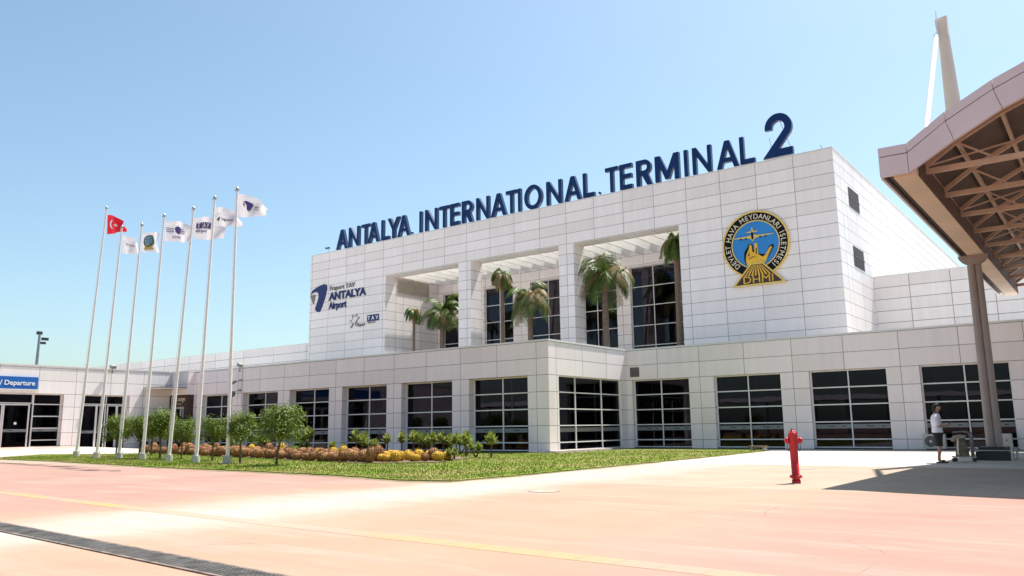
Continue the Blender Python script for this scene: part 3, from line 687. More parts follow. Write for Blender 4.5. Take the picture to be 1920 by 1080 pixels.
for c, a, b in LET:
    wg, sp = glyph(c); H_ = 1.96 if c != '2' else 3.0; dp = .3
    sx = (b-a)/wg
    mb = MB(); vf = curve_mesh([[(p[0]*sx, p[1]*H_) for p in s] for s in sp], dp)
    vs, fs = vf
    o = len(mb.v); mb.v += [(a+x, 51.78-z, 18.68+y) for x, y, z in vs]
    for f in fs:
        q = [vs[i] for i in f]; flat = all(abs(abs(p[2])-dp/2) < 1e-4 for p in q) and len(set(round(p[2], 3) for p in q)) == 1
        mb.f.append(tuple(i+o for i in f)); mb.mi.append(0 if flat else 1); mb.smooth.append(False)
    lt = mb.build('letter', [mNavy, mNavyD], RS)
# feet, rail and back stays
mb = MB(); mb.box(-60.3, -15.2, 51.93, 51.99, 18.6, 18.66)
x = -60
while x < -15.3: mb.box(x, x+.05, 51.6, 52.6, 18.55, 18.6); x += .9
mb.build('sign_rail', mSteel, RS)
mb = MB(); mb.tube([(-16.2, 51.95, 21.2), (-15.6, 52.8, 18.6)], .02, 6); mb.tube([(-17.0, 51.95, 20.2), (-17.0, 52.8, 18.6)], .02, 6)
for c, a, b in LET[::3]: mb.tube([((a+b)/2, 51.95, 19.2), ((a+b)/2+.1, 52.6, 18.6)], .015, 5)
mb.build('back_stay', mSteel, RS)

# ------------------------------------------------------------------ round emblem on the facade
EC = (-18.25, 12.98); ER = 2.27
EM = empty('wall_emblem', (EC[0], YU-.02, EC[1]), 'round black and gold emblem with a blue centre, plane and hand on the upper wall', 'emblem')
def em(name, splines, y, dp, m, parent=EM):
    mb = MB(); put(mb, curve_mesh([[(p[0]*ER, p[1]*ER) for p in s] for s in splines], dp), on_front(EC[0], y, EC[1])); return mb.build(name, m, parent)
YE = YU-.06
em('gold_rim', [disc(1, 72), disc(.952, 72)], YE-.02, .12, mGoldL)
em('black_ring', [disc(.952, 72), disc(.70, 72)], YE, .10, mEmbBlk)
em('inner_rim', [disc(.72, 72), disc(.69, 72)], YE-.035, .08, mGoldL)
em('blue_disc', [disc(.69, 72)], YE+.01, .08, mEmbBlue)
txt = 'DEVLET HAVA MEYDANLARI İŞLETMESİ'
wd_ = []
for ch in txt:
    base = {'I': .45, 'İ': .45, ' ': .6, 'M': 1.15, 'D': 1.02, 'V': .95, 'A': .98, 'Y': .9, 'N': 1.02, 'L': .78, 'T': .86, 'E': .84, 'R': .94, 'S': .88, 'Ş': .88, 'H': 1.02}
    wd_.append(base.get(ch, .9))
tot = sum(wd_); a = 231.; span = 231+55.; mb = MB()
for ch, wv in zip(txt, wd_):
    am = a-span*(wv/2)/tot; a -= span*wv/tot
    if ch == ' ': continue
    cc = {'İ': 'I', 'Ş': 'S'}.get(ch, ch)
    vs, fs = text_mesh(cc, .215, .02/ER, .001, .95, 'CENTER')
    if ch == 'İ': v2, f2 = curve_mesh([disc(0.018, 8, 0, .19)], .01); o = len(vs); vs = vs+v2; fs = fs+[tuple(i+o for i in f) for f in f2]
    if ch == 'Ş': v2, f2 = curve_mesh([disc(.018, 8, 0, -.035)], .01); o = len(vs); vs = vs+v2; fs = fs+[tuple(i+o for i in f) for f in f2]
    ca, sa = math.cos(R_(am-90)), math.sin(R_(am-90)); rr_ = .758
    def tf(x, y, z=0):
        y2 = y+rr_; X = (x*ca-y2*sa)*ER; Y = (x*sa+y2*ca)*ER
        return (EC[0]+X, YE-.06-z*ER, EC[1]+Y)
    mb = MB(); put(mb, (vs, fs), tf); mb.build('ring_letter', mCream, EM)
# aircraft, head-on
em('aircraft', [[(-.66,.235),(-.66,.25),(-.2,.265),(-.09,.29),(-.085,.36),(-.25,.375),(-.25,.39),(-.09,.41),(-.075,.52),(-.06,.52),(-.045,.41),(.1,.39),(.1,.375),(-.045,.36),(-.04,.29),(.08,.265),(.56,.25),(.56,.235),(.1,.205),(-.02,.17),(-.045,.12),(-.07,.105),(-.095,.12),(-.12,.17),(-.22,.205)]], YE-.06, .05, mGoldL)
em('aircraft_shade', [[(-.1,.18),(-.1,.33),(-.07,.4),(-.04,.33),(-.035,.18),(-.07,.14)]]+[disc(.025, 10, x, .2) for x in (-.42,-.27,.16,.32)], YE-.09, .03, mEmbBlk)
# hand cupped upward
em('hand_shade', [[(-.30,-.58),(-.36,-.42),(-.34,-.2),(-.24,-.06),(-.2,.02),(-.1,.02),(-.08,-.2),(.05,-.2),(.1,-.3),(.28,-.34),(.4,-.12),(.5,-.06),(.54,-.12),(.48,-.22),(.36,-.42),(.2,-.56),(-.05,-.6)]], YE-.055, .03, mEmbBlk)
em('hand', [[(-.27,-.62),(-.31,-.45),(-.28,-.28),(-.2,-.12),(-.17,.0),(-.12,.0),(-.1,-.1),(-.1,-.22),(-.04,-.24),(-.03,-.12),(-.02,.03),(.03,.04),(.06,-.02),(.07,-.2),(.08,-.32),(.2,-.4),(.27,-.36),(.4,-.16),(.46,-.12),(.49,-.15),(.44,-.24),(.34,-.42),(.24,-.6),(.1,-.6),(-.1,-.6)]], YE-.075, .03, mGold)
em('hand_line', [[(-.22,-.42),(-.1,-.36),(-.03,-.37),(-.03,-.385),(-.1,-.385),(-.22,-.44)], [(-.09,-.03),(-.075,-.03),(-.06,-.23),(-.08,-.23)], [(-.23,-.3),(-.2,-.22),(-.19,-.3),(-.21,-.36)], [(.0,-.28),(.02,-.12),(.04,-.12),(.03,-.3)]], YE-.095, .015, mEmbBlk)
# trapezoid base
em('base_border', [[(-.76,-1.22),(-.17,-.56),(.19,-.56),(.84,-1.22)], [(-.66,-1.17),(-.15,-.60),(.17,-.60),(.73,-1.17)]], YE-.09, .09, mGoldL)
em('base_plate', [[(-.66,-1.17),(-.15,-.60),(.17,-.60),(.73,-1.17)]], YE-.08, .05, mBrownSign)
st = []
for i in range(8):
    t0, t1 = (i+.12)/8, (i+.62)/8
    X = lambda t, y: (-.13+.28*t)+((-.60+1.27*t)-(-.13+.28*t))*(-.62-y)/.53
    st.append([(X(t0, -.62), -.62), (X(t1, -.62), -.62), (X(t1, -.93), -.93), (X(t0, -.93), -.93)])
em('base_ray', st, YE-.11, .02, mGold)
mb = MB(); put(mb, text_mesh('DHMI', .3, .02, 0, 1.35, 'CENTER'), lambda x, y, z=0: (EC[0]+(x+.03)*ER*.92, YE-.12-z, EC[1]+(y-1.14)*ER)); mb.build('base_lettering', mGold, EM)

# ------------------------------------------------------------------ logo sign on the left of the upper wall
LS = empty('wall_logo_sign', (-60, YU-.02, 13.6), 'navy swoosh logo with navy and grey lettering at the left end of the upper wall', 'sign')
def lsp(name, pts, m, x0=0, z0=0, dp=.08):
    mb = MB(); put(mb, curve_mesh(pts, dp), on_front(x0, YU-.05, z0)); return mb.build(name, m, LS)
lsp('swoosh', [[(-63.7,14.62),(-63.3,15.0),(-62.4,15.3),(-61.65,15.42),(-61.28,15.25),(-61.22,14.9),(-61.5,14.0),(-61.95,13.1),(-62.2,12.72),(-62.55,12.72),(-62.9,12.98),(-62.9,13.1),(-62.6,13.7),(-62.42,14.25),(-62.45,14.55),(-62.7,14.75),(-63.1,14.77)]], mNavyLogo)
lsp('shard', [[(-63.72,14.5),(-63.0,14.5),(-62.98,14.3),(-63.18,13.6),(-63.25,13.6)]], mGrayLogo)
mb = MB(); put(mb, text_mesh('Fraport TAV', .62, .05, .012, 1.12), on_front(-60.85, YU-.05, 14.67)); mb.build('lettering_grey', mGrayLogo, LS)
mb = MB(); put(mb, text_mesh('ANTALYA', 1.02, .05, .045, 1.12), on_front(-60.85, YU-.05, 13.72)); mb.build('lettering_name', mNavyLogo, LS)
mb = MB(); put(mb, text_mesh('Airport', .92, .05, .03, .88), on_front(-60.85, YU-.05, 12.85)); mb.build('lettering_airport', mNavyLogo, LS)
S2 = empty('wall_partner_logos', (-56, YU-.02, 11.4), 'small grey star logo and navy three-square logo low on the upper wall', 'sign')
def star_arms(cx, cy, s):
    out = []
    for a0, a1, r in ((200, 150, 1), (150, 95, 1), (95, 45, 1), (45, 10, 1)):
        A = (cx+s*math.cos(R_(a0))*.55, cy+s*math.sin(R_(a0))*.55); B = (cx+s*math.cos(R_((a0+a1)/2)), cy+s*math.sin(R_((a0+a1)/2))); C_ = (cx+s*math.cos(R_(a1))*.5, cy+s*math.sin(R_(a1))*.5)
        out.append([A, B, C_, (B[0]*.85+cx*.15, B[1]*.85+cy*.15)])
    return out
mb = MB(); put(mb, curve_mesh(star_arms(-57.1, 11.35, .75)+[[(-57.75,10.75),(-57.35,11.2),(-57.3,11.05),(-57.55,10.7)], [(-57.0,10.85),(-57.1,11.15),(-56.8,11.5),(-56.5,11.6),(-56.75,11.4),(-56.9,11.15)]], .05), on_front(0, YU-.04, 0))
put(mb, text_mesh('Fraport', .42, .03, .015, .85, shear=.2), on_front(-56.85, YU-.04, 10.8)); mb.build('star_logo', mGrayLogo, S2)
for i, ch in enumerate('TAV'):
    mb = MB(); mb.box(-55.45+i*.53, -54.96+i*.53, YU-.05, YU, 11.16, 11.74); sq = mb.build('logo_square', mNavyLogo, S2)
    mb = MB(); put(mb, text_mesh(ch, .52, .02, .008, 1, 'CENTER'), on_front(-55.2+i*.53, YU-.06, 11.27)); mb.build('logo_letter', mSignWhite, sq)
mb = MB(); put(mb, text_mesh('Airports', .24, .02, .004, 1.3), on_front(-55.4, YU-.04, 10.96)); mb.build('logo_caption', mGrayLogo, S2)

# ------------------------------------------------------------------ flagpoles and flags
def fl_text(body, size, s0, t0, bold=0, sx=1): 
    vs, fs = text_mesh(body, size, 0, bold, sx); return [(x+s0, y+t0) for x, y, z in vs], fs
def fl_poly(splines):
    vs, fs = curve_mesh(splines, 0); return [(x, y) for x, y, z in vs], fs
mFlagW = leaf_mat('white_flag_cloth', (.68, .66, .7), (.76, .74, .77), .35)
mFlagR = leaf_mat('red_flag_cloth', (.6, .01, .02), (.72, .015, .03), .3)
mFlagPrint = simple('flag_print_violet', (.07, .055, .25), .6, 0, 0)
mFlagDark = simple('flag_print_dark', (.05, .05, .12), .6, 0, 0)
mFlagGreen = simple('flag_print_green', (.06, .13, .1), .6, 0, 0)
mFlagSky = simple('flag_print_sky', (.25, .5, .7), .6, 0, 0)
mFlagYel = simple('flag_print_yellow', (.6, .42, .05), .6, 0, 0)
# u along the flag 0..1, v up 0..1 design space with aspect: u*L, v*Hh metres
def crescent():
    o = arc(.42, .5, .25, 35, 325, 20); i = arc(.49, .5, .2, 318, 42, 18); return [o+i]
def star(cx, cy, r, n=5, rot=90, q=.4):
    return [(cx+(r if k%2 == 0 else r*q)*math.cos(R_(rot+k*180/n)), cy+(r if k%2 == 0 else r*q)*math.sin(R_(rot+k*180/n))) for k in range(2*n)]
sw = [(.25,.66),(.5,.74),(.72,.68),(.75,.6),(.66,.35),(.58,.3),(.5,.36),(.5,.58),(.4,.66)]
DES = {
 'crescent': [(fl_poly, crescent(), mSignWhite), (fl_poly, [star(.72, .5, .11)], mSignWhite)],
 'script': [(fl_poly, star_arms(.22, .6, .16), mFlagDark), (fl_text, ('ICF Airports', .13, .38, .5, .002, .8), mFlagDark)],
 'emblem': [(fl_poly, [disc(.3, 20, .48, .55)], mFlagGreen), (fl_poly, [disc(.21, 20, .48, .58)], mFlagSky), (fl_poly, [[(.2,.15),(.38,.42),(.58,.42),(.76,.15)]], mFlagYel)],
 'wings': [(fl_poly, [[(.06,.7),(.34,.62),(.34,.59),(.06,.67)],[(.08,.6),(.34,.55),(.34,.52),(.08,.57)],[(.1,.5),(.36,.48),(.36,.45),(.1,.47)],[(.62,.61),(.84,.66),(.84,.63),(.62,.58)],[(.64,.54),(.88,.57),(.88,.54),(.64,.51)],[(.62,.46),(.86,.47),(.86,.44),(.62,.43)]], mFlagPrint), (fl_poly, [[(.36,.66),(.49,.74),(.62,.66),(.58,.46),(.49,.36),(.4,.46)]], mFlagPrint), (fl_text, ('DGCA', .15, .32, .18, .002, .9), mFlagPrint)],
 'squares': [(fl_poly, [[(.1+.22*i,.5),(.1+.22*i,.76),(.3+.22*i,.76),(.3+.22*i,.5)] for i in range(3)], mFlagPrint), (fl_text, ('airport', .17, .1, .34, .004, .95), mFlagPrint)],
 'starlogo': [(fl_poly, star_arms(.24, .52, .22)+[[(.1,.3),(.22,.5),(.26,.46),(.18,.28)]], mFlagDark), (fl_text, ('Fraport', .22, .38, .33, .003, .8), mFlagDark)],
 'swoosh': [(fl_poly, [sw], mFlagPrint), (fl_poly, [[(.28,.6),(.42,.6),(.36,.45)]], mGrayLogo), (fl_text, ('ANT', .14, .8, .5, .003, .8), mFlagDark), (fl_text, ('airport', .11, .8, .38, .002, .7), mFlagDark)],
}
KX = {'crescent': (1.5, .0), 'script': (1.6, .0), 'emblem': (1.45, .02), 'wings': (2.5, .0), 'squares': (2.3, .0), 'starlogo': (1.95, .0), 'swoosh': (1.5, .1)}
LETW = [('T', .2), ('A', .42), ('V', .64)]
POLES = [
 ((-43.07, 20.19), (-42.59, 20.55, 13.09), (-42.45, 12.75), (-40.61, 11.95), (-40.65, 11.52), (-42.35, 11.66), 'crescent', 'white flagpole flying the red flag with a white crescent'),
 ((-39.07, 19.26), (-38.73, 19.51, 11.2), (-38.6, 10.81), (-36.95, 10.13), (-36.98, 9.6), (-38.55, 9.93), 'script', 'short white flagpole with drooping white flag of small dark script, second from the left'),
 ((-36.99, 19.25), (-36.72, 19.45, 10.97), (-36.6, 10.55), (-34.95, 10.3), (-34.9, 9.45), (-36.6, 9.68), 'emblem', 'white flagpole flying a white flag with a green, blue and yellow emblem'),
 ((-34.29, 18.89), (-34.06, 19.06, 10.89), (-33.95, 10.63), (-31.78, 10.05), (-31.72, 9.38), (-33.95, 9.75), 'wings', 'white flagpole flying a white flag with a violet winged crest'),
 ((-31.15, 18.27), (-30.8, 18.53, 10.53), (-30.72, 10.15), (-28.5, 9.55), (-28.62, 8.92), (-30.72, 9.24), 'squares', 'white flagpole flying a white flag with violet lettered squares'),
 ((-28.36, 17.74), (-28.2, 17.86, 10.37), (-28.15, 10.03), (-26.5, 9.4), (-26.5, 8.95), (-28.15, 9.3), 'starlogo', 'white flagpole flying a white flag with a dark star logo and script'),
 ((-26.15, 17.61), (-26.23, 17.55, 10.27), (-26.18, 10.15), (-24.15, 9.15), (-24.3, 8.95), (-26.1, 9.22), 'swoosh', 'nearest white flagpole, flag with a violet swoosh logo, farthest right of the row'),
]
for pi, (bs, tp, tl, tr, br_, bl, des, lab) in enumerate(POLES):
    z0 = gz(*bs)+.04; B0 = Vector((bs[0], bs[1], z0)); TP = Vector(tp)
    root = empty('flagpole', B0, lab, 'flagpole', 'row of seven flagpoles on the lawn')
    mid = B0.lerp(TP, .36)
    mb = MB(); mb.tube([B0+Vector((0,0,.2)), B0.lerp(TP, .18), mid], [.074, .067, .062], 12); mb.tube([mid, B0.lerp(TP, .7), TP], [.05, .042, .034], 12); mb.build('pole', mPole, root)
    mb = MB()
    mb.tube([B0+Vector((-.02,0,-.03)), B0+Vector((-.02,0,.24))], [.16, .155], 16); fb = mb.build('footing', mConc, root)
    mb = MB(); 
    for a in range(4): q = B0+Vector((math.cos(a*1.57+.7)*.13, math.sin(a*1.57+.7)*.13, .2)); mb.tube([q, q+Vector((0,0,.1))], .018, 6)
    mb.build('anchor_bolt', mSteel, fb)
    mb = MB(); mb.tube([TP, TP+Vector((0,0,.05)), TP+Vector((0,0,.12)), TP+Vector((0,0,.17))], [.04, .07, .06, .01], 10); mb.box(TP.x-.14, TP.x+.02, TP.y-.02, TP.y+.02, TP.z+.02, TP.z+.06); mb.build('finial', mSteel, root)
    mb = MB(); mb.tube([TP+Vector((-.12,0,0)), B0+Vector((-.12, 0, 1.3))], .008, 5); mb.build('halyard', mPole, root)
    # flag: bilinear edge curves with waves
    tv = [Vector((p[0], 0, p[1])) for p in (tl, tr, br_, bl)]
    L_ = (tv[1]-tv[0]).length; Hh = (tv[0]-tv[3]).length; ph = pi*1.3
    def fp(u, v, off=0, tv=tv, ph=ph, TP=TP):
        bow = .12*math.sin(math.pi*u)*(tv[0]-tv[1]).length*.6
        top = tv[0].lerp(tv[1], u)+Vector((0,0,bow)); bot = tv[3].lerp(tv[2], u)+Vector((0,0,-.02*math.sin(math.pi*u)+.05*math.sin(u*9+ph)*u))
        p = bot.lerp(top, v)
        amp = .13*u**.7
        y = TP.y+amp*math.sin(u*8+ph+v*1.5)+.05*math.sin(u*15+ph*2-v*4)*u
        p.x += .04*math.sin(v*5+ph)*u
        return (p.x, y-off, p.z)
    mb = MB(); nu, nv = 26, 14; mb.sm = True
    vs = [fp(i/nu, j/nv) for j in range(nv+1) for i in range(nu+1)]
    fs = [(j*(nu+1)+i, j*(nu+1)+i+1, (j+1)*(nu+1)+i+1, (j+1)*(nu+1)+i) for j in range(nv) for i in range(nu)]
    mb.add(vs, fs); fl = mb.build('flag', mFlagR if des == 'crescent' else mFlagW, root)
    for fn, arg, mt in DES[des]:
        vf = fn(arg) if fn is fl_poly else fn(*arg)
        bm = bmesh.new(); bv = [bm.verts.new((x, y, 0)) for x, y in [((a_*KX[des][0]+KX[des][1])*Hh/L_, b_) for a_, b_ in vf[0]]]
        for f in vf[1]:
            try: bm.faces.new([bv[i] for i in f])
            except ValueError: pass
        for c in [i/36 for i in range(1, 36)]:
            bmesh.ops.bisect_plane(bm, geom=bm.verts[:]+bm.edges[:]+bm.faces[:], plane_co=(c, 0, 0), plane_no=(1, 0, 0))
        bm.verts.index_update(); v2 = [(min(v.co.x, 1), v.co.y) for v in bm.verts]; f2 = [tuple(v.index for v in f.verts) for f in bm.faces]; bm.free()
        mb = MB(); mb.add([fp(x, y, .024) for x, y in v2], f2); mb.add([fp(x, y, -.024) for x, y in v2], [f[::-1] for f in f2]); mb.build('flag_print', mt, fl)
    if des == 'squares':
        for ch, u0 in LETW:
            vs, fs = text_mesh(ch, .3, 0, .006, 1, 'CENTER'); mb = MB(); mb.add([fp((x*1.4+u0*2.3)*Hh/L_, y+.53, .04) for x, y, z in vs], fs); mb.build('flag_letter', mSignWhite, fl)

# ------------------------------------------------------------------ small trees on the lawn
def tree_variant(seed, rx, rz, h, lean, dens=2600):
    r = random.Random(seed)
    root = bpy.data.objects.new('small_tree', None); COL.objects.link(root)
    tr = MB(); top = Vector((lean, lean*.4, h-rz*1.15))
    tr.tube([(0,0,-.05), (lean*.2, 0, h*.2), (lean*.7, lean*.2, h*.4), top*.92], [.05, .038, .036, .03], 8)
    cl = []
    for i in range(20):
        a = i*2.4+r.uniform(-.4, .4); e = r.uniform(.1, .9); q = Vector((lean+math.cos(a)*rx*.72*(1-e*.45), lean*.4+math.sin(a)*rx*.72*(1-e*.45), h-rz*1.75+e*rz*1.75))
        cl.append((q, r.uniform(.2, .33)*rx/.85)); tr.tube([(lean*.7, lean*.2, h*.38+.02*i), (q*.5+top*.5), q], [.02, .014, .006], 5)
    for i in range(7): cl.append((Vector((lean+r.uniform(-.25, .25), lean*.4+r.uniform(-.25, .25), h-rz*.95+r.uniform(-.3, .5))), .3*rx/.75))
    tr.build('trunk', mBark, root)
    mb = MB()
    for i in range(dens):
        c, rad = cl[i % len(cl)]
        d = Vector((r.gauss(0,1), r.gauss(0,1), r.gauss(0,1))).normalized(); p = c+d*rad*(r.random()**.35)*r.uniform(.8, 1.3)
        n = (d+Vector((r.uniform(-.8,.8), r.uniform(-.8,.8), r.uniform(-.2,1)))).normalized(); u = n.orthogonal().normalized(); v = n.cross(u)
        an = r.uniform(0, 6.28); u2 = u*math.cos(an)+v*math.sin(an); v2 = n.cross(u2); L = r.uniform(.035, .06); wq = L*.42
        mb.add([p-u2*L, p-v2*wq+n*.006, p+u2*L, p+v2*wq+n*.006], [(0,1,2,3)])
    mb.build('crown', mLeaf, root)
    return root
TV = [tree_variant(1, .82, .56, 1.85, .03, 4600), tree_variant(2, .92, .56, 1.86, -.03, 4600), tree_variant(3, .98, .56, 1.84, .16, 5600)]
TREES = [(-39.63, 20.47, 0, 1.0, 'small round tree at the left end of the lawn row between second and third flagpoles'), (-35.9, 19.6, 1, .95, 'small round tree just left of the fourth flagpole'),
 (-34.7, 19.92, 0, 1.08, 'small round tree with reddish trunk just right of the fourth flagpole'), (-32.96, 19.91, 1, .86, 'small bright round tree between the fourth and fifth flagpoles'),
 (-29.68, 19.29, 1, .86, 'low small tree left of the sixth flagpole growing from a grass tuft'), (-26.07, 18.09, 0, .93, 'small upright tree directly behind the nearest flagpole'), (-23.13, 17.47, 2, 1.0, 'largest small tree with leaning dark trunk, right of all flagpoles'),
 (-40.2, 22.6, 1, 1.0, 'small round tree behind the third flagpole, farther back from the row')]
used = set()
for x, y, v, s, lab in TREES:
    if v in used: o = copy_tree(TV[v])
    else: o = TV[v]; used.add(v)
    o.location = (x, y, gz(x, y)+.04); o.scale = (s, s, s); o.rotation_euler = (0, 0, 0 if v == 2 else x*3)
    tag(o, lab, 'tree', 'small trees on the lawn')
# dark potted topiary by the wing
def topiary():
    root = bpy.data.objects.new('potted_shrub', None); COL.objects.link(root); r = random.Random(4)
    mb = MB(); mb.tube([(0,0,0), (0,0,.5)], [.22, .3], 14); mb.build('pot', mBlack, root)
    mb = MB(); mb.tube([(0,0,.4), (0,0,1.4)], .03, 6); mb.build('stem', mBark, root)
    mb = MB()
    for i in range(1500):
        d = Vector((r.gauss(0,1), r.gauss(0,1), r.gauss(0,1))).normalized(); p = Vector((0,0,1.75))+d*.48*r.uniform(.86, 1.05); u = d.orthogonal().normalized(); v = d.cross(u); L = .06
        mb.add([p-u*L, p-v*L*.5+d*.03, p+u*L, p+v*L*.5], [(0,1,2,3)])
    mb.build('crown', mLeafD, root); return root
tp = topiary()
for i, (x, y, lab) in enumerate([(-53.0, 29.2, 'dark clipped ball shrub against the wing wall, the left one of the pair'), (-52.1, 29.5, 'dark clipped ball shrub against the wing wall, the right one of the pair'), (-51.4, 30.6, 'dark clipped ball shrub in front of the brown lounge door')]):
    o = tp if i == 0 else copy_tree(tp); o.location = (x, y, gz(x, y)+.012); tag(o, lab, 'shrub', 'dark potted ball shrubs')

# ------------------------------------------------------------------ barrel cacti
def cactus_mesh(seed, m, name):
    r = random.Random(seed); mb = MB(); mb.sm = False; nr = 16; nz_ = 7
    for j in range(nz_+1):
        t = j/nz_; ph = t*math.pi*.93; rr2 = math.sin(ph)*.5+.03; z = (1-math.cos(ph))*.5
        for k in range(nr*2):
            a = math.pi*k/nr; rad = rr2*(1 if k%2 == 0 else .86); mb.v.append((math.cos(a)*rad, math.sin(a)*rad, z))
    n = nr*2
    for j in range(nz_):
        for k in range(n): mb.f.append((j*n+k, j*n+(k+1)%n, (j+1)*n+(k+1)%n, (j+1)*n+k)); mb.mi.append(0); mb.smooth.append(False)
    # spine tufts on ribs
    for i in range(260):
        ph = r.uniform(.25, 2.9); a = math.pi*2*r.randrange(nr)/nr+r.uniform(-.12, .12); d = Vector((math.cos(a)*math.sin(ph), math.sin(a)*math.sin(ph), -math.cos(ph)))
        p = Vector((d.x*.5, d.y*.5, .5+d.z*.5)); s = d.orthogonal().normalized()*.014; t = (d+Vector((r.uniform(-.8,.8), r.uniform(-.8,.8), r.uniform(-.5,.8)))*.8)*.11
        mb.add([p-s, p+s, p+t], [(0,1,2)])
    o = mb.build(name, m); me = o.data; bpy.data.objects.remove(o); return me
mCb = simple('brown_cactus', (.23, .1, .032), .8, 0, .45, 6); mCy = simple('yellow_cactus', (.5, .3, .02), .8, 0, .35, 6); mCt = simple('tan_cactus', (.3, .14, .05), .8, 0, .4, 6)
CM = {'brown': cactus_mesh(1, mCb, 'barrel_cactus'), 'yellow': cactus_mesh(2, mCy, 'barrel_cactus'), 'tan': cactus_mesh(3, mCt, 'barrel_cactus')}
rc = random.Random(21); front = [(-46.4, 25.0), (-42, 24.35), (-35.5, 23.0), (-30, 21.9), (-24.5, 20.55), (-21.4, 20.0)]
def front_y(x):
    for (xa, ya), (xb, yb) in zip(front, front[1:]):
        if xa <= x <= xb: return ya+(yb-ya)*(x-xa)/(xb-xa)
    return 20
CL = {'brown': 'rust brown barrel cactus packed in the bed behind the small trees', 'tan': 'tan faded barrel cactus packed in the bed behind the small trees', 'yellow': 'golden yellow barrel cactus in the rear and right part of the bed'}
nC = 0
for row in range(5):
    x = -44.6+row*.3
    xe = (-20.9, -19.7, -19.6, -20.6, -22.5)[row]
    while x < xe and nC < 298:
        fy = front_y(min(x, -21.4)) if x < -21 else 20.0+(x+21)*.9
        y = fy+row*.72+rc.uniform(-.22, .22)
        right = (x+46)/26
        if row < 2: kd = ('yellow' if x > -20.9-row and rc.random() < .85 else 'brown') if x > -21.6 else ('brown' if rc.random() < .7 else 'tan')
        else: kd = 'yellow' if rc.random() < (.05+1.1*max(0, right-.3))*(.6+.25*row) else ('brown' if rc.random() < .5 else 'tan')
        sz = rc.uniform(.27, .43); hz = sz*rc.uniform(.8, 1.15)
        if rc.random() < .09: hz *= 1.45
        o = bpy.data.objects.new('barrel_cactus', CM[kd]); COL.objects.link(o); o.location = (x, y, gz(x, y)+.035); o.scale = (sz, sz, hz); o.rotation_euler = (rc.uniform(-.15, .15), rc.uniform(-.15, .15), rc.uniform(0, 6))
        tag(o, CL[kd], 'cactus', kd+' barrel cacti in the bed'); nC += 1
        x += sz*rc.uniform(.8, 1.04)+(0 if row < 2 else .07)
# ------------------------------------------------------------------ yucca-like bushes
def yucca(seed, heads, h):
    r = random.Random(seed); root = bpy.data.objects.new('yucca_plant', None); COL.objects.link(root)
    st = MB(); lf = MB()
    for q in range(heads):
        a = 6.28*q/heads+r.uniform(-.5, .5); rad = 0 if heads == 1 else r.uniform(.12, .34); top = Vector((math.cos(a)*rad, math.sin(a)*rad, h*r.uniform(.35, .55)))
        st.tube([(0,0,-.03), (top.x*.6, top.y*.6, top.z*.5), top], [.045, .035, .03], 6)
        for k in range(80):
            b = r.uniform(0, 6.28); el = r.uniform(.15, 1.45); d = Vector((math.cos(b)*math.cos(el), math.sin(b)*math.cos(el), math.sin(el))); L = h*r.uniform(.34, .52)
            s = d.cross(Vector((0,0,1))).normalized()*.05; p = top+Vector((0,0,-.08+.2*el/1.4)); m_ = p+d*L*.55; e = p+d*L-Vector((0,0,L*.12*math.cos(el)))
            lf.add([p-s*.5, p+s*.5, m_+s, m_-s, e], [(0,1,2,3), (3,2,4)])
    st.build('stem', mBark, root); lf.build('foliage', mYucca, root); return root
YV = [yucca(1, 1, .95), yucca(2, 3, .95), yucca(3, 2, .8)]
YP = [(-37.6, 30.2, 2, .9), (-36.6, 29.8, 0, 1.55), (-34.1, 29.3, 2, .85), (-32.4, 28.6, 2, .7), (-30.6, 28.0, 1, 1.35), (-29.6, 28.0, 2, 1.05), (-29.9, 29.3, 0, 1.1), (-28.6, 29.0, 0, 1.2), (-27.7, 28.9, 0, 1.25), (-26.9, 28.6, 1, 1.2), (-26.1, 28.6, 0, 1.2), (-25.2, 28.4, 1, 1.15), (-24.2, 28.2, 1, 1.1), (-23.2, 27.6, 0, 1.05), (-22.1, 26.2, 0, 1.25), (-20.9, 25.4, 2, .95), (-20.2, 25.5, 0, 1.15), (-19.6, 22.4, 2, .7), (-20.3, 23.4, 2, .6), (-42, 28.6, 1, 1.0), (-39.5, 28.8, 1, 1.1), (-31.6, 24.9, 2, .7)]
used = set()
SIDE = ['far left, behind the largest lawn tree', 'tallest single stem before a pier', 'low, right of the tallest yucca', 'lowest of the left clump', 'large bush with several heads at mid bed', 'beside the large mid bed bush', 'behind the large mid bed bush', 'fifth from the right group start', 'single head before a pier', 'wide bush before the second window from the corner', 'single head before the second window from the corner', 'wide bush right of the window mullion', 'wide bush before the pier nearest the corner window', 'single head before the corner window pier', 'tall bush in front of the last pier joint', 'low bush beside the rightmost plant', 'rightmost of all the yuccas', 'squat plant at the front right tip of the bed', 'squat plant just behind the bed tip', 'partly hidden behind the nearest flagpole trees', 'partly hidden right of the sixth flagpole', 'squat plant among the cactus balls']
for (x, y, v, s), sd in zip(YP, SIDE):
    if v in used: o = copy_tree(YV[v])
    else: o = YV[v]; used.add(v)
    s *= .88; o.location = (x, y, .045); o.scale = (s, s, s); o.rotation_euler = (0, 0, x*7); tag(o, 'green spiky yucca plant, '+sd, 'yucca', 'yuccas behind the cactus bed')

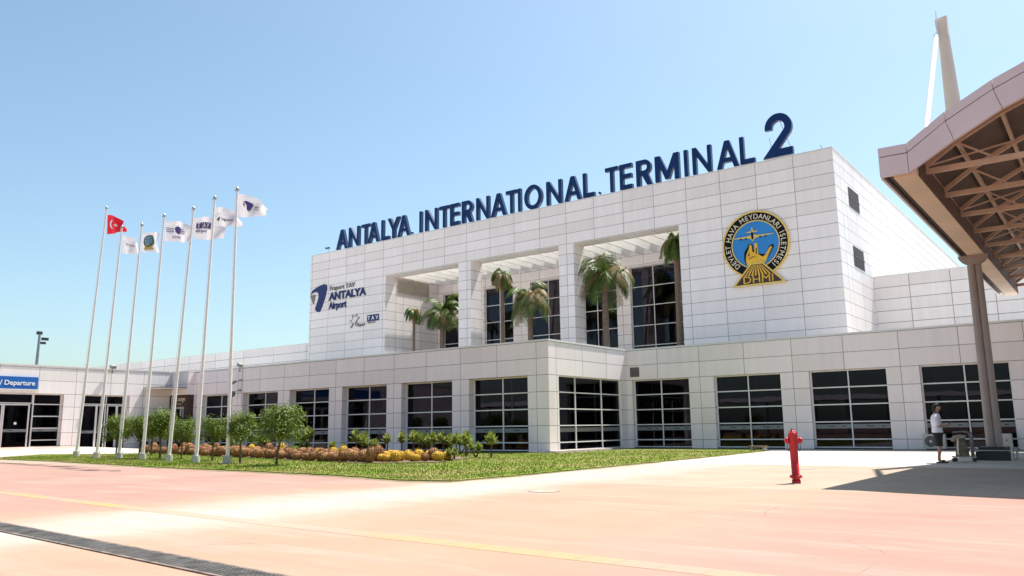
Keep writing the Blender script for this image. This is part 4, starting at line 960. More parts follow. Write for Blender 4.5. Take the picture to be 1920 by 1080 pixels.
# ------------------------------------------------------------------ palms on the terrace
def palm(name, base, ztop, rad, nf, L, seed, dry=.2, lab='', droop=1.0, dirs=None):
    r = random.Random(seed); b = Vector(base); root = empty(name, b, lab, 'palm', 'palms on the upper terrace')
    top = Vector((b.x+r.uniform(-.1, .1), b.y, ztop)); mb = MB()
    zs_ = [0, .25, .5, .75, .93]; mb.tube([b.lerp(top, t) for t in zs_], [rad*1.15, rad, rad*.95, rad*.95, rad*1.0], 12); mb.build('trunk', mPalmBark, root)
    mb = MB(); mb.tube([b.lerp(top, .82), b.lerp(top, .9), top], [rad*1.0, rad*1.45, rad*.6], 12); mb.build('leaf_sheath', mPalmSheath, root)
    for i in range(nf):
        if dirs and i < len(dirs): az, el = dirs[i]
        else: az = i*2.4+r.uniform(-.3, .3); el = r.uniform(-.5, 1.3)
        d = Vector((math.cos(az)*math.cos(el), math.sin(az)*math.cos(el), math.sin(el))); ln = L*r.uniform(.8, 1.1); pts = []; p = top.copy(); n = 10
        for k in range(n+1):
            pts.append(p.copy()); p = p+d*ln/n; d = (d+Vector((0,0,-.17*droop*(1+k*.12)))).normalized()
        mb = MB(); mb.tube(pts, [.03*(1-k/n*.8) for k in range(n+1)], 5)
        for k in range(1, n*3):
            t = k/(n*3); q = pts[int(t*n)].lerp(pts[min(n, int(t*n)+1)], t*n-int(t*n)); dd = (pts[min(n, int(t*n)+1)]-pts[int(t*n)]).normalized()
            sd = dd.cross(Vector((0,0,1)));
            if sd.length < .1: sd = Vector((1,0,0))
            sd.normalize(); ll = .8*L/2.2*math.sin(math.pi*(.12+.8*t))*r.uniform(.85, 1.1)
            for sg in (-1, 1):
                e = q+(sd*sg*.75+dd*.55+Vector((0,0,-.45*droop+r.uniform(-.25,.15)))).normalized()*ll; w2 = dd*.034; m2 = q.lerp(e, .55)+Vector((0,0,.03))
                mb.add([q-w2, q+w2, m2+w2*.9, m2-w2*.9, e-Vector((0,0,.05))], [(0,1,2,3), (3,2,4)])
        mb.build('frond', mPalmDry if r.random() < dry else mPalm, root)
ZP = 5.03
palm('palm_tree', (-51.2, 53.4, ZP), 11.9, .13, 16, 1.5, 1, .1, 'small slender palm at the far left of the terrace', 2.0)
palm('palm_tree', (-48.0, 53.6, ZP), 11.5, .24, 30, 2.6, 2, .12, 'bushy palm with orange sheath left of the first pier', 1.15, [(3.0, .6), (3.3, .2), (0, 1.2), (.2, .5), (2.7, 1.0), (.4, 1.4), (3.1, .9), (1.2, 1.3)])
palm('palm_tree', (-41.0, 53.5, ZP), 14.2, .17, 26, 1.75, 3, .2, 'tall palm with dense small crown at the left of the middle opening', 2.1)
palm('palm_tree', (-38.3, 53.7, ZP), 11.9, .22, 24, 3.0, 4, .3, 'palm with long arching dry-tipped fronds in the middle opening', 1.35, [(3.1, .7), (0, .5), (0.2, 1.0), (2.9, 1.1), (3.4, .1), (-.3, .1), (3.0, -.2), (1.4, 1.3)])
palm('palm_tree', (-31.0, 53.4, ZP), 12.9, .26, 34, 3.2, 5, .12, 'large palm with wide drooping fronds in the right opening', 1.4, [(0, .35), (.15, .15), (-.15, .5), (3.1, .3), (3.2, .6), (1.5, 1.3), (2.4, 1.4), (0, .05), (1.9, 1.5), (2.0, 1.2), (.1, .2)])
palm('palm_tree', (-25.0, 53.6, ZP), 14.6, .22, 30, 2.1, 6, .15, 'tall dark palm against the right edge of the right opening', 2.1)

# ------------------------------------------------------------------ red hydrant
HY = empty('fire_hydrant', (-5.39, 16.63, 0), 'tall red pillar fire hydrant standing on the open paving', 'hydrant')
hx, hy = -5.39, 16.63
mb = MB(); lean = -.012
prof = [(.0, .085), (.06, .085), (.061, .075), (.11, .075), (.111, .12), (.15, .12), (.151, .074), (.72, .08), (.80, .092), (.86, .097), (.92, .092), (.94, .097), (.97, .092), (1.0, .07), (1.02, .05)]
mb.tube([(hx+lean*z, hy, z) for z, r in prof], [r for z, r in prof], 20); mb.build('body', mRed, HY)
for sg in (-1, 1):
    ax = Vector((.8*sg, .6*sg, 0)); c = Vector((hx, hy, .84)); mb = MB()
    mb.tube([c+ax*.05, c+ax*.11, c+ax*.111, c+ax*.155, c+ax*.156, c+ax*.178], [.055, .055, .062, .062, .035, .03], 14); nz_ = mb.build('outlet_cap', mRed, HY)
    mb = MB(); mb.tube([c+ax*.13+Vector((0,0,-.06)), c+ax*.13+Vector((0,0,-.17)), c+ax*.11+Vector((0,0,-.22)), c+ax*.08+Vector((0,0,-.12))], .006, 5); mb.build('chain', mBlack, nz_)
mb = MB(); mb.tube([(hx-.01, hy, 1.0), (hx-.01, hy, 1.03), (hx-.01, hy, 1.031), (hx-.01, hy, 1.075)], [.06, .06, .035, .03], 5)
for a in range(5): mb.tube([(hx+math.cos(a*1.26)*.07, hy+math.sin(a*1.26)*.07, .96), (hx+math.cos(a*1.26)*.07, hy+math.sin(a*1.26)*.07, 1.0)], .014, 6)
mb.build('top_nut', mRed, HY)
mb = MB()
for a in range(6): q = (hx+math.cos(a*1.05)*.1, hy+math.sin(a*1.05)*.1); mb.tube([(*q, .1), (*q, .165)], .013, 6)
mb.build('flange_bolt', mRed, HY)

# ------------------------------------------------------------------ canopy on the right
CN = empty('entrance_canopy', (-3.36, 29.4, 0), 'vaulted steel canopy with pinkish fascia, brown trusses and a mast, at the right edge', 'canopy')
Y0, Y1 = 18.7, 39.9; YC = 29.3
def roofz(x):   # top of fascia profile
    if x < -3.13: return 7.18
    c = 2.6; R0 = 9.7; top = 9.22
    return top-(R0-math.sqrt(max(0, R0*R0-(x-c)**2)))*1.0
def prof_pts():
    xs_ = [-3.13, -2.3, -1.38, -.5, .45, 1.5, 2.6, 3.7, 4.75, 5.7, 6.6, 7.5, 8.33]
    return [(x, 7.18 if i in (0, 12) else roofz(x)) for i, x in enumerate(xs_)]
PP = prof_pts()
PP[1] = (-2.33, 7.71); PP[2] = (-1.4, 8.18); PP[3] = (-.5, 8.52); PP[11] = (7.53, 7.71); PP[10] = (6.6, 8.18); PP[9] = (5.7, 8.52); PP[4] = (.45, 8.8); PP[8] = (4.75, 8.8); PP[5] = (1.5, 8.98); PP[7] = (3.7, 8.98); PP[6] = (2.6, 9.05)
mb = MB(); g = .006; y0, y1 = Y0-.06, Y0+.04
allp = [(-3.72, 7.19)]+PP+[(8.95, 7.19)]
for (xa, za), (xb, zb) in zip(allp, allp[1:]):
    d = Vector((xb-xa, zb-za)).normalized()*g
    lowa = .68; mb.prism([(xa+d.x, za+d.y-.2+.0), (xb-d.x, zb-d.y-.2), (xb-d.x, zb-d.y), (xa+d.x, za+d.y)], y0, y1)
    # lower panel, tapering edge follows the arc with an inward shift
    sh = .12
    mb.prism([(xa+d.x+(sh if -3.2 < xa < 2.6 and xa > -3.1 else 0)-(sh if xa > 2.6 and xa < 8.2 else 0), za-.66), (xb-d.x+(sh if xb < 2.6 and xb > -3.1 else 0)-(sh if xb > 2.6 and xb < 8.2 else 0), zb-.66), (xb-d.x, zb-.222), (xa+d.x, za-.222)], y0-.004, y1)
mb.build('front_fascia', mFascia, CN)
mb = MB(); zz0 = -.67
for (xa, za), (xb, zb) in zip(allp, allp[1:]): mb.add([(xa, y1+.01, za-.6), (xb, y1+.01, zb-.6), (xb, y1+.01, zb-.05), (xa, y1+.01, za-.05)], [(0,1,2,3)])
mb.build('fascia_backing', mDeck, CN)
# deck
mb = MB()
for (xa, za), (xb, zb) in zip(PP, PP[1:]):
    mb.add([(xa, Y0+.06, za-.18), (xb, Y0+.06, zb-.18), (xb, Y1, zb-.18), (xa, Y1, za-.18)], [(3,2,1,0)])
    mb.add([(xa, Y0+.06, za-.06), (xb, Y0+.06, zb-.06), (xb, Y1, zb-.06), (xa, Y1, za-.06)], [(0,1,2,3)])
mb.build('roof_deck', mDeck, CN)
for xe, sg in ((-3.72, 1), (8.92, -1)):
    mb = MB()
    # edge box beam with tray soffit
    mb.box(xe+.0*sg, xe+.05*sg, Y0+.05, Y1, 6.5, 7.17); eb = mb.build('side_fascia', mFascia, CN)
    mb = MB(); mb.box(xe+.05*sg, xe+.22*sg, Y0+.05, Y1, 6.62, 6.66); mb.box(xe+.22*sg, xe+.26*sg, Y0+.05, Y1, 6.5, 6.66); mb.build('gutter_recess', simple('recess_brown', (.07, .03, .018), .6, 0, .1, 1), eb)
    mb = MB(); ys_ = [Y0+.05+(Y1-Y0-.05)*i/16 for i in range(17)]
    for i in range(16):
        b0 = 0; b1 = 0
        mb.box(xe+.26*sg, xe+.66*sg, ys_[i], ys_[i+1]-.0001, 6.48, 6.6)
    mb.box(xe+.66*sg, xe+.72*sg, Y0+.05, Y1, 6.48, 7.05)
    bmn = mb.build('edge_beam', mBeam, CN)
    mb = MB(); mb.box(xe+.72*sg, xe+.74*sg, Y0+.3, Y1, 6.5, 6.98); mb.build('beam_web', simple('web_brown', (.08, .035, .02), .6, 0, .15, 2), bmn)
# trusses across
ty = [Y0+1.2+2.45*i for i in range(9)]
for i, y in enumerate(ty):
    mb = MB(); zc = 6.82; mb.beam((-2.98, y, zc), (8.2, y, zc+.0), .09, .12)
    up = [(x, z-.32) for x, z in PP]
    for a, b in zip(up, up[1:]): mb.beam((a[0], y, a[1]), (b[0], y, b[1]), .08, .1)
    for k in range(1, len(up)-1, 2):
        x, z = up[k]; mb.beam((x, y, z), (x+(.75 if k%2 else -.75), y, zc+.03), .04, .04)
    mb.build('truss', mSteelRust, CN)
# longitudinal purlins and roof bracing
for k in range(1, len(PP)-1):
    x, z = PP[k]; mb = MB(); mb.beam((x, Y0+.1, z-.25), (x, Y1-.1, z-.25), .07, .12); mb.build('purlin', mSteelRust, CN)
for i in range(0, len(ty)-1, 2):
    mb = MB(); a, b = ty[i], ty[i+1]; mb.beam((-2.95, a, 6.95), (-1.4, b, 7.9), .04, .04); mb.build('brace', mSteelRust, CN)
# column: two tubes with a slot, head plates, mast, tie rods
mb = MB(); mb.tube([(-3.42, 29.4, .38), (-3.41, 29.4, 6.49)], [.125, .11], 18); mb.tube([(-3.215, 29.46, .38), (-3.225, 29.46, 6.49)], [.125, .11], 18); mb.build('column', mColumn, CN)
def half(cx, r, n=14): return [(cx+r*math.cos(math.pi+math.pi*i/n), r*.75*math.sin(math.pi+math.pi*i/n)) for i in range(n+1)]
mb = MB(); mb.prism([(x, 6.48+z) for x, z in half(-3.33, .42)], 29.3, 29.36); mb.prism([(x, 6.48+z) for x, z in half(-3.33, .42)], 29.5, 29.56); mb.build('head_plate', mColumn, CN)
mb = MB(); mb.tube([(-3.33, YC, 7.1), (-3.36, YC, 10.5), (-3.43, YC, 14.2)], [.31, .27, .17], 22); mb.prism([(-3.60, 14.0), (-3.28, 14.0), (-3.26, 14.75), (-3.63, 14.7)], YC-.17, YC+.17); mt = mb.build('mast', mMast, CN)
mb = MB(); mb.tube([(-3.6, YC-.35, 14.05), (-3.50, 22.3, 7.2)], .085, 12); mb.tube([(-3.58, YC-.2, 14.1), (-3.56, YC-.25, 14.95)], [.03, .012], 8); mb.build('tie_rod', mWhite, CN)
# right-hand column of the canopy (outside the picture, carries the roof)
mb = MB(); mb.tube([(8.4, 29.4, .0), (8.4, 29.4, 6.49)], .2, 16); mb.build('column', mColumn, CN)
# plinth
mb = MB(); mb.box(-3.78, -2.88, 28.75, 29.95, 0, .26); mb.box(-3.7, -2.96, 28.85, 29.9, .26, .4); mb.build('plinth', mBlack, CN)
mb = MB(); 
for x, y in ((-3.86, 28.62), (-2.8, 28.62), (-2.8, 30.05), (-3.86, 30.05)): mb.tube([(x, y, 0), (x, y, .34)], .035, 8)
for z in (.3,): 
    mb.tube([(-3.86, 28.62, z), (-2.8, 28.62, z)], .018, 6); mb.tube([(-2.8, 28.62, z), (-2.8, 30.05, z)], .018, 6); mb.tube([(-3.86, 28.62, z), (-3.86, 30.05, z)], .018, 6)
mb.build('guard_rail', mSteel, CN)

# painted bay lines under the canopy
mb = MB()
for y in (26.9, 27.9): mb.box(-3.9, 6, y, y+.06, .003, .006)
tag(mb.build('painted_line', mPath), kind='structure')

# ------------------------------------------------------------------ unseen shelters added behind the camera to give the window glass reflections
for i, (yy, lab) in enumerate(((-16, 'long flat shelter added for window reflections, nearest the plaza, white edged roof on posts'), (-36, 'long flat shelter added for window reflections, farther from the plaza, white edged roof on posts'))):
    SH = empty('reflection_shelter', (-15, yy, 0), lab, 'shelter', 'unseen shelters added for window reflections')
    mb = MB(); mb.box(-95, 60, yy-7, yy, 4.0+.6*i, 4.25+.6*i); mb.build('roof', mDeck, SH)
    mb = MB(); mb.box(-95, 60, yy+.001, yy+.08, 3.9+.6*i, 4.4+.6*i); mb.build('fascia', mWhite, SH)
    x = -92
    while x < 60: mb = MB(); mb.tube([(x, yy-3.5, 0), (x, yy-3.5, 4.0+.6*i)], .16, 8); mb.build('post', mSteel, SH); x += 9.5

# ------------------------------------------------------------------ luggage trolley with bag
TR = empty('luggage_trolley', (-3.95, 27.6, 0), 'steel luggage trolley with curved handle left of the canopy column', 'trolley')
mTrol = simple('trolley_steel', (.12, .12, .12), .4, .5, .1, 5); tx, ty_ = -3.93, 27.6
mb = MB(); mb.tube([(tx-.22, ty_+.25, .86), (tx+.0, ty_+.25, .88), (tx+.2, ty_+.25, .86), (tx+.23, ty_+.25, .76), (tx+.23, ty_+.2, .12)], .024, 8)
mb.tube([(tx-.22, ty_-.15, .86), (tx+.0, ty_-.15, .88), (tx+.2, ty_-.15, .86), (tx+.23, ty_-.15, .76), (tx+.23, ty_-.1, .12)], .024, 8); mb.tube([(tx-.22, ty_-.15, .86), (tx-.22, ty_+.25, .86)], .024, 8)
mb.build('handle', mTrol, TR)
mb = MB(); mb.beam((tx-.3, ty_+.2, .14), (tx+.3, ty_+.2, .14), .03, .03); mb.beam((tx-.3, ty_-.1, .14), (tx+.3, ty_-.1, .14), .03, .03); mb.beam((tx-.3, ty_-.1, .15), (tx-.3, ty_+.2, .15), .03, .03); mb.beam((tx+.23, ty_-.1, .15), (tx+.23, ty_+.2, .15), .03, .03); mb.build('base_frame', mSteel, TR)
for x, y in ((-.26, -.1), (-.26, .2), (.26, .05)):
    mb = MB(); mb.tube([(tx+x, ty_+y-.02, .06), (tx+x, ty_+y+.02, .06)], .06, 14); mb.build('wheel', mBlack, TR)
BG = empty('travel_bag', (tx-.05, ty_+.02, .16), 'khaki soft bag standing on the luggage trolley', 'bag')
mb = MB(); mb.sm = True; n = 16; rings = []
for j, (z, a, b) in enumerate([(.12, .17, .11), (.2, .19, .13), (.35, .165, .13), (.5, .13, .11), (.62, .12, .1), (.68, .14, .1), (.705, .08, .06)]):
    for k in range(n):
        t = 2*math.pi*k/n; f = 1+.06*math.sin(3*t+j); mb.v.append((tx-.05+a*f*math.cos(t), ty_+.03+b*f*math.sin(t), z))
for j in range(6):
    for k in range(n): mb.f.append((j*n+k, j*n+(k+1)%n, (j+1)*n+(k+1)%n, (j+1)*n+k)); mb.mi.append(0); mb.smooth.append(True)
mb.f.append(tuple(6*n+k for k in range(n))); mb.mi.append(0); mb.smooth.append(True)
mb.build('bag_body', simple('khaki_cloth', (.17, .14, .1), .9, 0, .35, 9, bump=.6), BG)
mb = MB(); mb.tube([(tx-.13, ty_-.12, .2), (tx-.12, ty_-.13, .45), (tx-.1, ty_-.11, .68)], .02, 6); mb.build('strap', mCream, BG)
mb = MB(); mb.sm = True
mb.tube([(tx-.28, ty_-.05, .62), (tx-.2, ty_-.08, .7), (tx-.05, ty_-.1, .74), (tx+.1, ty_-.08, .73)], [.05, .075, .06, .04], 9); mb.build('folded_jacket', simple('grey_cloth', (.3, .27, .24), .9, 0, .3, 9, bump=.6), BG)

# ------------------------------------------------------------------ air conditioners
def ac(x0, y, lab):
    r = empty('air_conditioner', (x0, y, 0), lab, 'air conditioner')
    mb = MB(); mb.box(x0, x0+.86, y-.16, y+.16, .06, .68); mb.build('casing', simple('ac_casing', (.5, .46, .42), .5, 0, .05, 3), r)
    mb = MB(); put(mb, curve_mesh([disc(.235, 28)], .01), on_front(x0+.3, y-.166, .37)); g_ = mb.build('fan_grille', mBlack, r)
    mb = MB(); put(mb, curve_mesh([disc(.06, 14)], .01), on_front(x0+.3, y-.178, .37))
    for rr2 in (.1, .14, .18, .22): put(mb, curve_mesh([disc(rr2, 28), disc(rr2-.006, 28)], .006), on_front(x0+.3, y-.176, .37))
    mb.build('grille_rings', mSteel, g_)
    mb = MB()
    for a in (90, 210, 330):
        c, s = math.cos(R_(a)), math.sin(R_(a)); q = [(.06*c, .06*s), (.03*c-.026*s, .03*s+.026*c), (0, 0), (.03*c+.026*s, .03*s-.026*c)]
        put(mb, curve_mesh([q], .004), on_front(x0+.68, y-.163, .42))
    mb.build('badge', mRed, r)
    mb = MB(); mb.box(x0+.1, x0+.18, y-.15, y+.15, 0, .06); mb.box(x0+.68, x0+.76, y-.15, y+.15, 0, .06); mb.build('bracket', mBlack, r)
ac(-7.02, 38.9, 'grey air conditioner unit on the ground behind the standing man')
ac(-4.6, 38.9, 'grey air conditioner unit on the ground right of the canopy column')
# low bench
BN = empty('bench', (-13.25, 36.3, 0), 'low brown slab bench at the far end of the lawn', 'bench')
mb = MB(); mb.box(-13.75, -12.95, 36.05, 36.45, .17, .23); mb.build('seat', simple('bench_wood', (.2, .11, .08), .6, 0, .2, 5), BN)
for x in (-13.6, -13.05):
    mb = MB(); mb.box(x-.05, x+.05, 36.1, 36.4, 0, .169); mb.build('leg', mConc, BN)

# drain channel
DR = tag(MB().build('x', mBlack), 'x', 'x'); bpy.data.objects.remove(DR)
DG = empty('drain_grate', (-9, 4.6, 0), 'dark slotted metal drain grate crossing the lower left foreground', 'drain')
mb = MB(); A0, A1 = Vector((-18, 5.02)), Vector((-3.0, 3.98)); dd = (A1-A0).normalized(); nn = Vector((-dd.y, dd.x)); Lg = (A1-A0).length
def gp(s, t, z): q = A0+dd*s+nn*t; return (q.x, q.y, z)
mb.add([gp(0, -.15, .004), gp(Lg, -.15, .004), gp(Lg, .15, .004), gp(0, .15, .004)], [(0,1,2,3)]); mb.build('channel', simple('channel_dark', (.03, .028, .026), .9, 0, .4, 8), DG)
mb = MB()
for t0, t1 in ((-.185, -.145), (.145, .185)): mb.add([gp(0, t0, .002), gp(Lg, t0, .002), gp(Lg, t1, .002), gp(0, t1, .002), gp(0, t0, .012), gp(Lg, t0, .012), gp(Lg, t1, .012), gp(0, t1, .012)], [(4,5,6,7),(0,1,5,4),(2,3,7,6)])
mb.build('edge_frame', simple('drain_frame', (.16, .12, .1), .8, .2, .4, 6), DG)
mb = MB()
for t in [-.115+.046*i for i in range(6)]:
    mb.add([gp(0, t-.008, .014), gp(Lg, t-.008, .014), gp(Lg, t+.008, .014), gp(0, t+.008, .014)], [(0,1,2,3)])
s = 0
while s < Lg: mb.add([gp(s, -.145, .012), gp(s+.02, -.145, .012), gp(s+.02, .145, .012), gp(s, .145, .012)], [(0,1,2,3)]); s += .06
mb.build('grate_bars', simple('grate_iron', (.11, .1, .09), .7, .4, .5, 5), DG)
# manhole covers
for x, y, r, lab in ((-8.75, 12.6, .3, 'pale round manhole cover in the paving beyond the lawn tip'), (-6.9, 22.0, .28, 'thin dark manhole cover right of the hydrant, far paving')):
    m_ = empty('manhole_cover', (x, y, 0), lab, 'manhole cover')
    mb = MB(); put(mb, curve_mesh([disc(r, 30), disc(r-.03, 30)]), lambda a, b, c=0: (x+a, y+b, .006)); mb.build('rim', simple('rim_iron', (.2, .17, .15), .8, .2, .2, 5), m_)
    mb = MB(); put(mb, curve_mesh([disc(r-.03, 30)]), lambda a, b, c=0: (x+a, y+b, .005)); mb.build('lid', simple('lid_concrete', (.31, .26, .2), .9, 0, .2, 5), m_)

# ------------------------------------------------------------------ fittings on the walls
def wall_lamp(p, lab):
    r = empty('wall_floodlight', p, lab, 'floodlight'); x, y, z = p
    mb = MB(); mb.beam((x, y+.0, z-.02), (x+.0, y, z-.34), .04, .04); mb.box(x-.06, x+.02, y-.06, y+.06, z-.4, z-.3); mb.build('bracket', mSteel, r)
    mb = MB(); mb.prism([(x-.14, z-.02), (x+.12, z-.1), (x+.2, z+.08), (x-.06, z+.2)], y-.16, y+.16); mb.build('lamp_head', simple('lamp_housing', (.3, .3, .27), .4, .3, .1, 4), r)
wall_lamp((-53.45, 26.98, 5.5), 'small floodlight on a bracket above the wing doors')
wall_lamp((-46.05, 31.62, 5.45), 'small floodlight at the parapet above the wall cameras')
def wall_cam(x, y, z, lab, bullet=True):
    r = empty('security_camera', (x, y, z), lab, 'camera')
    mb = MB(); mb.box(x+.1, x+.22, y-.0, y+.17, z+.08, z+.2); mb.tube([(x+.16, y, z+.14), (x, y-.18, z+.06)], .02, 6); mb.build('arm', mSteel, r)
    mb = MB()
    if bullet: mb.beam((x+.1, y-.2, z+.08), (x-.28, y-.28, z-.1), .11, .11)
    else: mb.tube([(x-.02, y-.2, z+.08), (x-.04, y-.22, z-.02), (x-.1, y-.25, z-.22), (x-.1, y-.25, z-.3)], [.08, .13, .13, .04], 12)
    mb.build('camera_body', simple('camera_grey', (.16, .16, .17), .4, .2, .1, 4), r)
wall_cam(-46.2, YA-.18, 4.35, 'grey bullet camera on the wall, upper of two'); wall_cam(-46.25, YA-.18, 3.7, 'grey dome camera on the wall, lower of two', False)
mb = MB(); mb.tube([(-45.95, YA-.02, 5.2), (-45.95, YA-.02, 2.7)], .012, 6); tag(mb.build('cable_conduit', mSteel, base=(-45.95, YA-.02, 2.7)), 'thin cable conduit running down the wall by the cameras', 'conduit')
for p, lab in (((-61.6, 51.9, ZT), 'small twin spotlight on a stem at the left roof corner'), ((-50.0, 51.8, ZT), 'small spotlight on the roof edge between the first two sign words'), ((-30.2, 51.8, ZT), 'small spotlight on the roof edge before the third sign word')):
    r = empty('roof_spotlight', p, lab, 'spotlight'); x, y, z = p; hh = .62 if x < -60 else .3
    mb = MB(); mb.tube([(x, y, z), (x, y, z+hh)], .025, 6); mb.tube([(x, y, z+hh*.7), (x+.45, y, z+.1)], .012, 5); mb.build('stem', mSteel, r)
    for dx in ((-.35, -.02) if x < -60 else (0,)):
        mb = MB(); mb.prism([(x+dx-.1, z+hh-.02), (x+dx+.08, z+hh-.1), (x+dx+.12, z+hh+.06), (x+dx-.06, z+hh+.12)], y-.08, y+.08); mb.build('lamp_head', mBlack, r)
    if x < -60: mb = MB(); mb.tube([(x-.4, y, z+hh), (x+.1, y, z+hh)], .015, 5); mb.build('crossbar', mSteel, r)
r = empty('lightning_rod', (-13.62, 51.75, ZT+.05), 'thin bent rod on the right roof corner', 'rod'); mb = MB(); mb.tube([(-13.62, 51.75, ZT+.05), (-13.62, 51.75, ZT+.3), (-13.72, 51.75, ZT+.44)], .02, 6); mb.build('rod', mSteel, r)
FM = empty('floodlight_mast', (-110, 45.6, 0), 'distant grey floodlight mast rising behind the left wing roof', 'floodlight mast')
mb = MB(); mb.tube([(-110, 45.6, 0), (-110, 45.8, 13.9)], [.3, .14], 10); mb.build('mast_pole', simple('mast_grey', (.16, .19, .22), .5, .3, .1, 2), FM)
mb = MB(); mb.box(-110.3, -109.9, 45.5, 46.1, 13.8, 14.2); mb.box(-110.2, -109.9, 46.1, 46.9, 13.1, 13.45); mb.box(-110.2, -109.9, 46.0, 46.6, 12.6, 12.9); mb.build('lamp_cluster', mBlack, FM)

# ------------------------------------------------------------------ the man with a phone
def skin_obj(name, pts, edges, root_i, mats, parent, sub=2, loc=None):
    me = bpy.data.meshes.new(name); me.from_pydata([p[:3] for p in pts], edges, [])
    o = bpy.data.objects.new(name, me); COL.objects.link(o); o.parent = parent
    md = o.modifiers.new('skin', 'SKIN'); md.use_smooth_shade = True
    for i, sv in enumerate(me.skin_vertices[0].data):
        r = pts[i][3]; sv.radius = r if isinstance(r, tuple) else (r, r); sv.use_root = (i == root_i); sv.use_loose = False
    s2 = o.modifiers.new('sub', 'SUBSURF'); s2.levels = sub; s2.render_levels = sub
    me.materials.append(mats)
    return o
PM = empty('person', (-4.42, 26.65, .0), 'man in white shirt, black shorts and dark cap reading a phone beside the canopy column', 'person')
PM.rotation_euler = (0, 0, R_(20)); PM.scale = (.985, .985, .985)
# local frame: faces +X, left side = +Y
mSkin = simple('skin', (.36, .19, .13), .5, 0, .08, 5)
def chain(pts, edges, seq, start=None):
    prev = start
    for p in seq:
        pts.append(p); i = len(pts)-1
        if prev is not None: edges.append((prev, i))
        prev = i
    return prev
pts, ed = [], []
pts.append((0, 0, .93, (.13, .16)))           # pelvis
sp = chain(pts, ed, [(-.01, 0, 1.06, (.11, .145)), (-.01, 0, 1.22, (.115, .155)), (0, 0, 1.36, (.1, .13)), (.015, 0, 1.46, (.055, .06)), (.035, 0, 1.52, (.055, .055)), (.06, 0, 1.58, (.085, .072)), (.075, 0, 1.65, (.09, .075)), (.07, 0, 1.7, (.06, .05))], 0)
hd = 6
chain(pts, ed, [(.15, 0, 1.575, (.018, .012))], 6)  # nose
for s in (-1, 1):
    chain(pts, ed, [(.0, s*.095, .86, (.085, .085)), (.03*(1 if s > 0 else -.4), s*.1, .68, (.075, .075)), (.03*(1 if s > 0 else -.6)+.02, s*.1, .5, (.055, .055)), (.01+.02*s, s*.1, .36, (.057, .055)), (-.02+.02*s, s*.1, .2, (.042, .042)), (-.03+.03*s, s*.1, .09, (.036, .036)), (.0+.03*s, s*.105, .045, (.042, .035)), (.12+.03*s, s*.115, .035, (.035, .025)), (.17+.03*s, s*.12, .03, (.022, .02))], 0)
    wr = chain(pts, ed, [(0, s*.15, 1.385, (.06, .06)), (-.02, s*.2, 1.32, (.052, .052)), (-.04, s*.215, 1.18, (.043, .043)), (-.02, s*.2, 1.07, (.04, .04)), (.1, s*.15, 1.075, (.036, .036)), (.21, s*.09, 1.1, (.026, .026)), (.27, s*.065, 1.115, (.034, .018))], 3)
    for fi in range(4):
        chain(pts, ed, [(.31, s*(.07-.018*fi)+.0, 1.12-.012*fi, .0095), (.335+.004*fi, s*(.045-.016*fi), 1.125-.014*fi, .0085), (.34, s*(.022-.012*fi), 1.13-.014*fi, .0075)], wr)
    chain(pts, ed, [(.285, s*.05, 1.14, .011), (.31, s*.03, 1.155, .009)], wr)
skin_obj('body', pts, ed, 0, mSkin, PM)
# shirt and shorts as lofted shells round the body
def loft(mb, rings, n=20):   # rings: (centre, axis u, axis v) elliptical
    o = len(mb.v)
    for c, u, v in rings:
        for k in range(n):
            t = 2*math.pi*k/n; f = 1+.03*math.sin(5*t+c[2]*20); q = Vector(c)+Vector(u)*math.cos(t)*f+Vector(v)*math.sin(t)*f; mb.v.append(tuple(q))
    for j in range(len(rings)-1):
        for k in range(n): mb.f.append((o+j*n+k, o+j*n+(k+1)%n, o+(j+1)*n+(k+1)%n, o+(j+1)*n+k)); mb.mi.append(0); mb.smooth.append(True)
def hring(x, y, z, a, b): return ((x, y, z), (a, 0, 0), (0, b, 0))
mb = MB(); loft(mb, [hring(.0, 0, .885, .15, .19), hring(.0, 0, .95, .145, .185), hring(-.01, 0, 1.06, .135, .175), hring(-.015, 0, 1.2, .14, .185), hring(-.01, 0, 1.33, .13, .195), hring(0, 0, 1.39, .105, .165), hring(.005, 0, 1.43, .08, .1), hring(.012, 0, 1.46, .066, .07)])
for sg in (-1, 1):
    S_ = [(0, .12, 1.385), (-.01, .175, 1.35), (-.03, .215, 1.26), (-.04, .225, 1.17), (-.035, .215, 1.09)]
    rr = []
    for i, p in enumerate(S_):
        p = Vector((p[0], p[1]*sg, p[2])); d = (Vector((S_[min(i+1, 4)][0], S_[min(i+1, 4)][1]*sg, S_[min(i+1, 4)][2]))-Vector((S_[max(i-1, 0)][0], S_[max(i-1, 0)][1]*sg, S_[max(i-1, 0)][2]))).normalized()
        u = Vector((1, 0, 0)); u = (u-d*u.dot(d)).normalized(); v = d.cross(u); r0 = [.07, .082, .076, .072, .068][i]; rr.append((p, u*r0, v*r0))
    loft(mb, rr, 14)
SHM = simple('white_shirt', (.66, .64, .7), .8, 0, .08, 5); SHIRT = mb
mb = MB(); loft(mb, [hring(0, 0, .96, .13, .17), hring(0, 0, .88, .14, .178), hring(0, 0, .80, .135, .18)])
for sg in (-1, 1):
    kx = .03*(1 if sg > 0 else -.5); loft(mb, [hring(0, sg*.088, .84, .125, .1), hring(kx*.6, sg*.095, .74, .115, .098), hring(kx, sg*.1, .62, .102, .095), hring(kx+.01, sg*.1, .49, .095, .092)], 16)
SHORTS = mb
mHair = simple('dark_cap_cloth', (.015, .013, .014), .8, 0, .3, 8)
mb = MB(); mb.sm = True; cx, cz = .068, 1.665
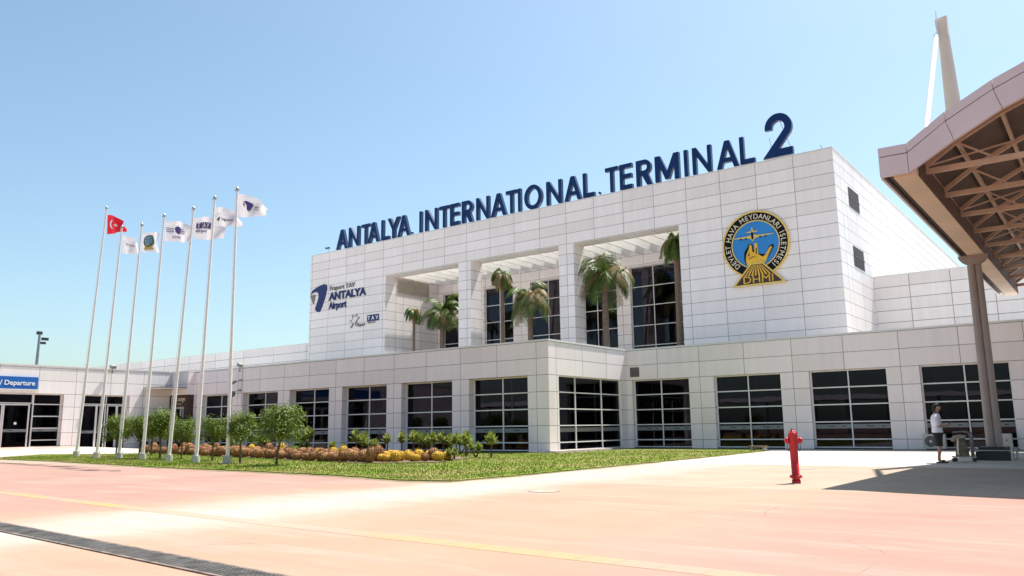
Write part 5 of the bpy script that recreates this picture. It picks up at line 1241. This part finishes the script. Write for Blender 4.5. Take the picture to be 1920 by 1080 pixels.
for j in range(6):
    ph = math.pi/2*j/5
    for k in range(16):
        a = 2*math.pi*k/16; mb.v.append((cx+math.cos(a)*.108*math.cos(ph), math.sin(a)*.09*math.cos(ph), cz+.088*math.sin(ph)))
for j in range(5):
    for k in range(16): mb.f.append((j*16+k, j*16+(k+1)%16, (j+1)*16+(k+1)%16, (j+1)*16+k)); mb.mi.append(0); mb.smooth.append(True)
mb.add([(cx+.07, -.075, cz+.0), (cx+.17, -.05, cz-.03), (cx+.19, 0, cz-.035), (cx+.17, .05, cz-.03), (cx+.07, .075, cz+.0), (cx+.07, -.075, cz+.018), (cx+.17, -.05, cz-.015), (cx+.19, 0, cz-.02), (cx+.17, .05, cz-.015), (cx+.07, .075, cz+.018)], [(0,1,2,3,4), (9,8,7,6,5), (0,5,6,1), (1,6,7,2), (2,7,8,3), (3,8,9,4)])
def local_obj(mb, name, m, par):
    me = bpy.data.meshes.new(name); me.from_pydata(mb.v, [], mb.f); [setattr(p, 'use_smooth', True) for p in me.polygons]; me.materials.append(m); o = bpy.data.objects.new(name, me); COL.objects.link(o); o.parent = par; return o
local_obj(mb, 'cap', mHair, PM); local_obj(SHIRT, 'shirt', SHM, PM); local_obj(SHORTS, 'shorts', simple('black_cloth', (.012, .012, .014), .85, 0, .2, 6), PM)
mb = MB(); mb.tube([(.0, .0, 1.5), (-.03, 0, 1.56), (-.02, 0, 1.64), (.02, 0, 1.69)], [.045, .06, .068, .05], 12); local_obj(mb, 'hair', mHair, PM)
for s in (-1, 1):
    mb = MB(); mb.box(-.1+.03*s, .2+.03*s, s*.11-.05, s*.11+.05, 0, .028); mb.box(.05+.03*s, .11+.03*s, s*.11-.055, s*.11+.055, .03, .085); local_obj(mb, 'sandal', mBlack, PM)
PH = empty('phone', (-4.1, 26.75, 1.1), 'dark phone or tablet held in both hands by the standing man', 'phone')
c_ = Matrix.Rotation(R_(20), 4, 'Z'); q = Vector((-4.42, 26.65, 0))+c_ @ Vector((.34, 0, 1.13)); PH.location = q
mb = MB(); mb.box(-.075, .095, -.055, .055, -.005, .006); o = local_obj(mb, 'case', mBlack, PH); 
mb = MB(); mb.box(-.068, .088, -.048, .048, .0065, .0075); o2 = local_obj(mb, 'screen', simple('screen_glass', (.02, .025, .03), .08, 0, 0), PH)
PH.rotation_euler = (0, R_(-28), R_(20))
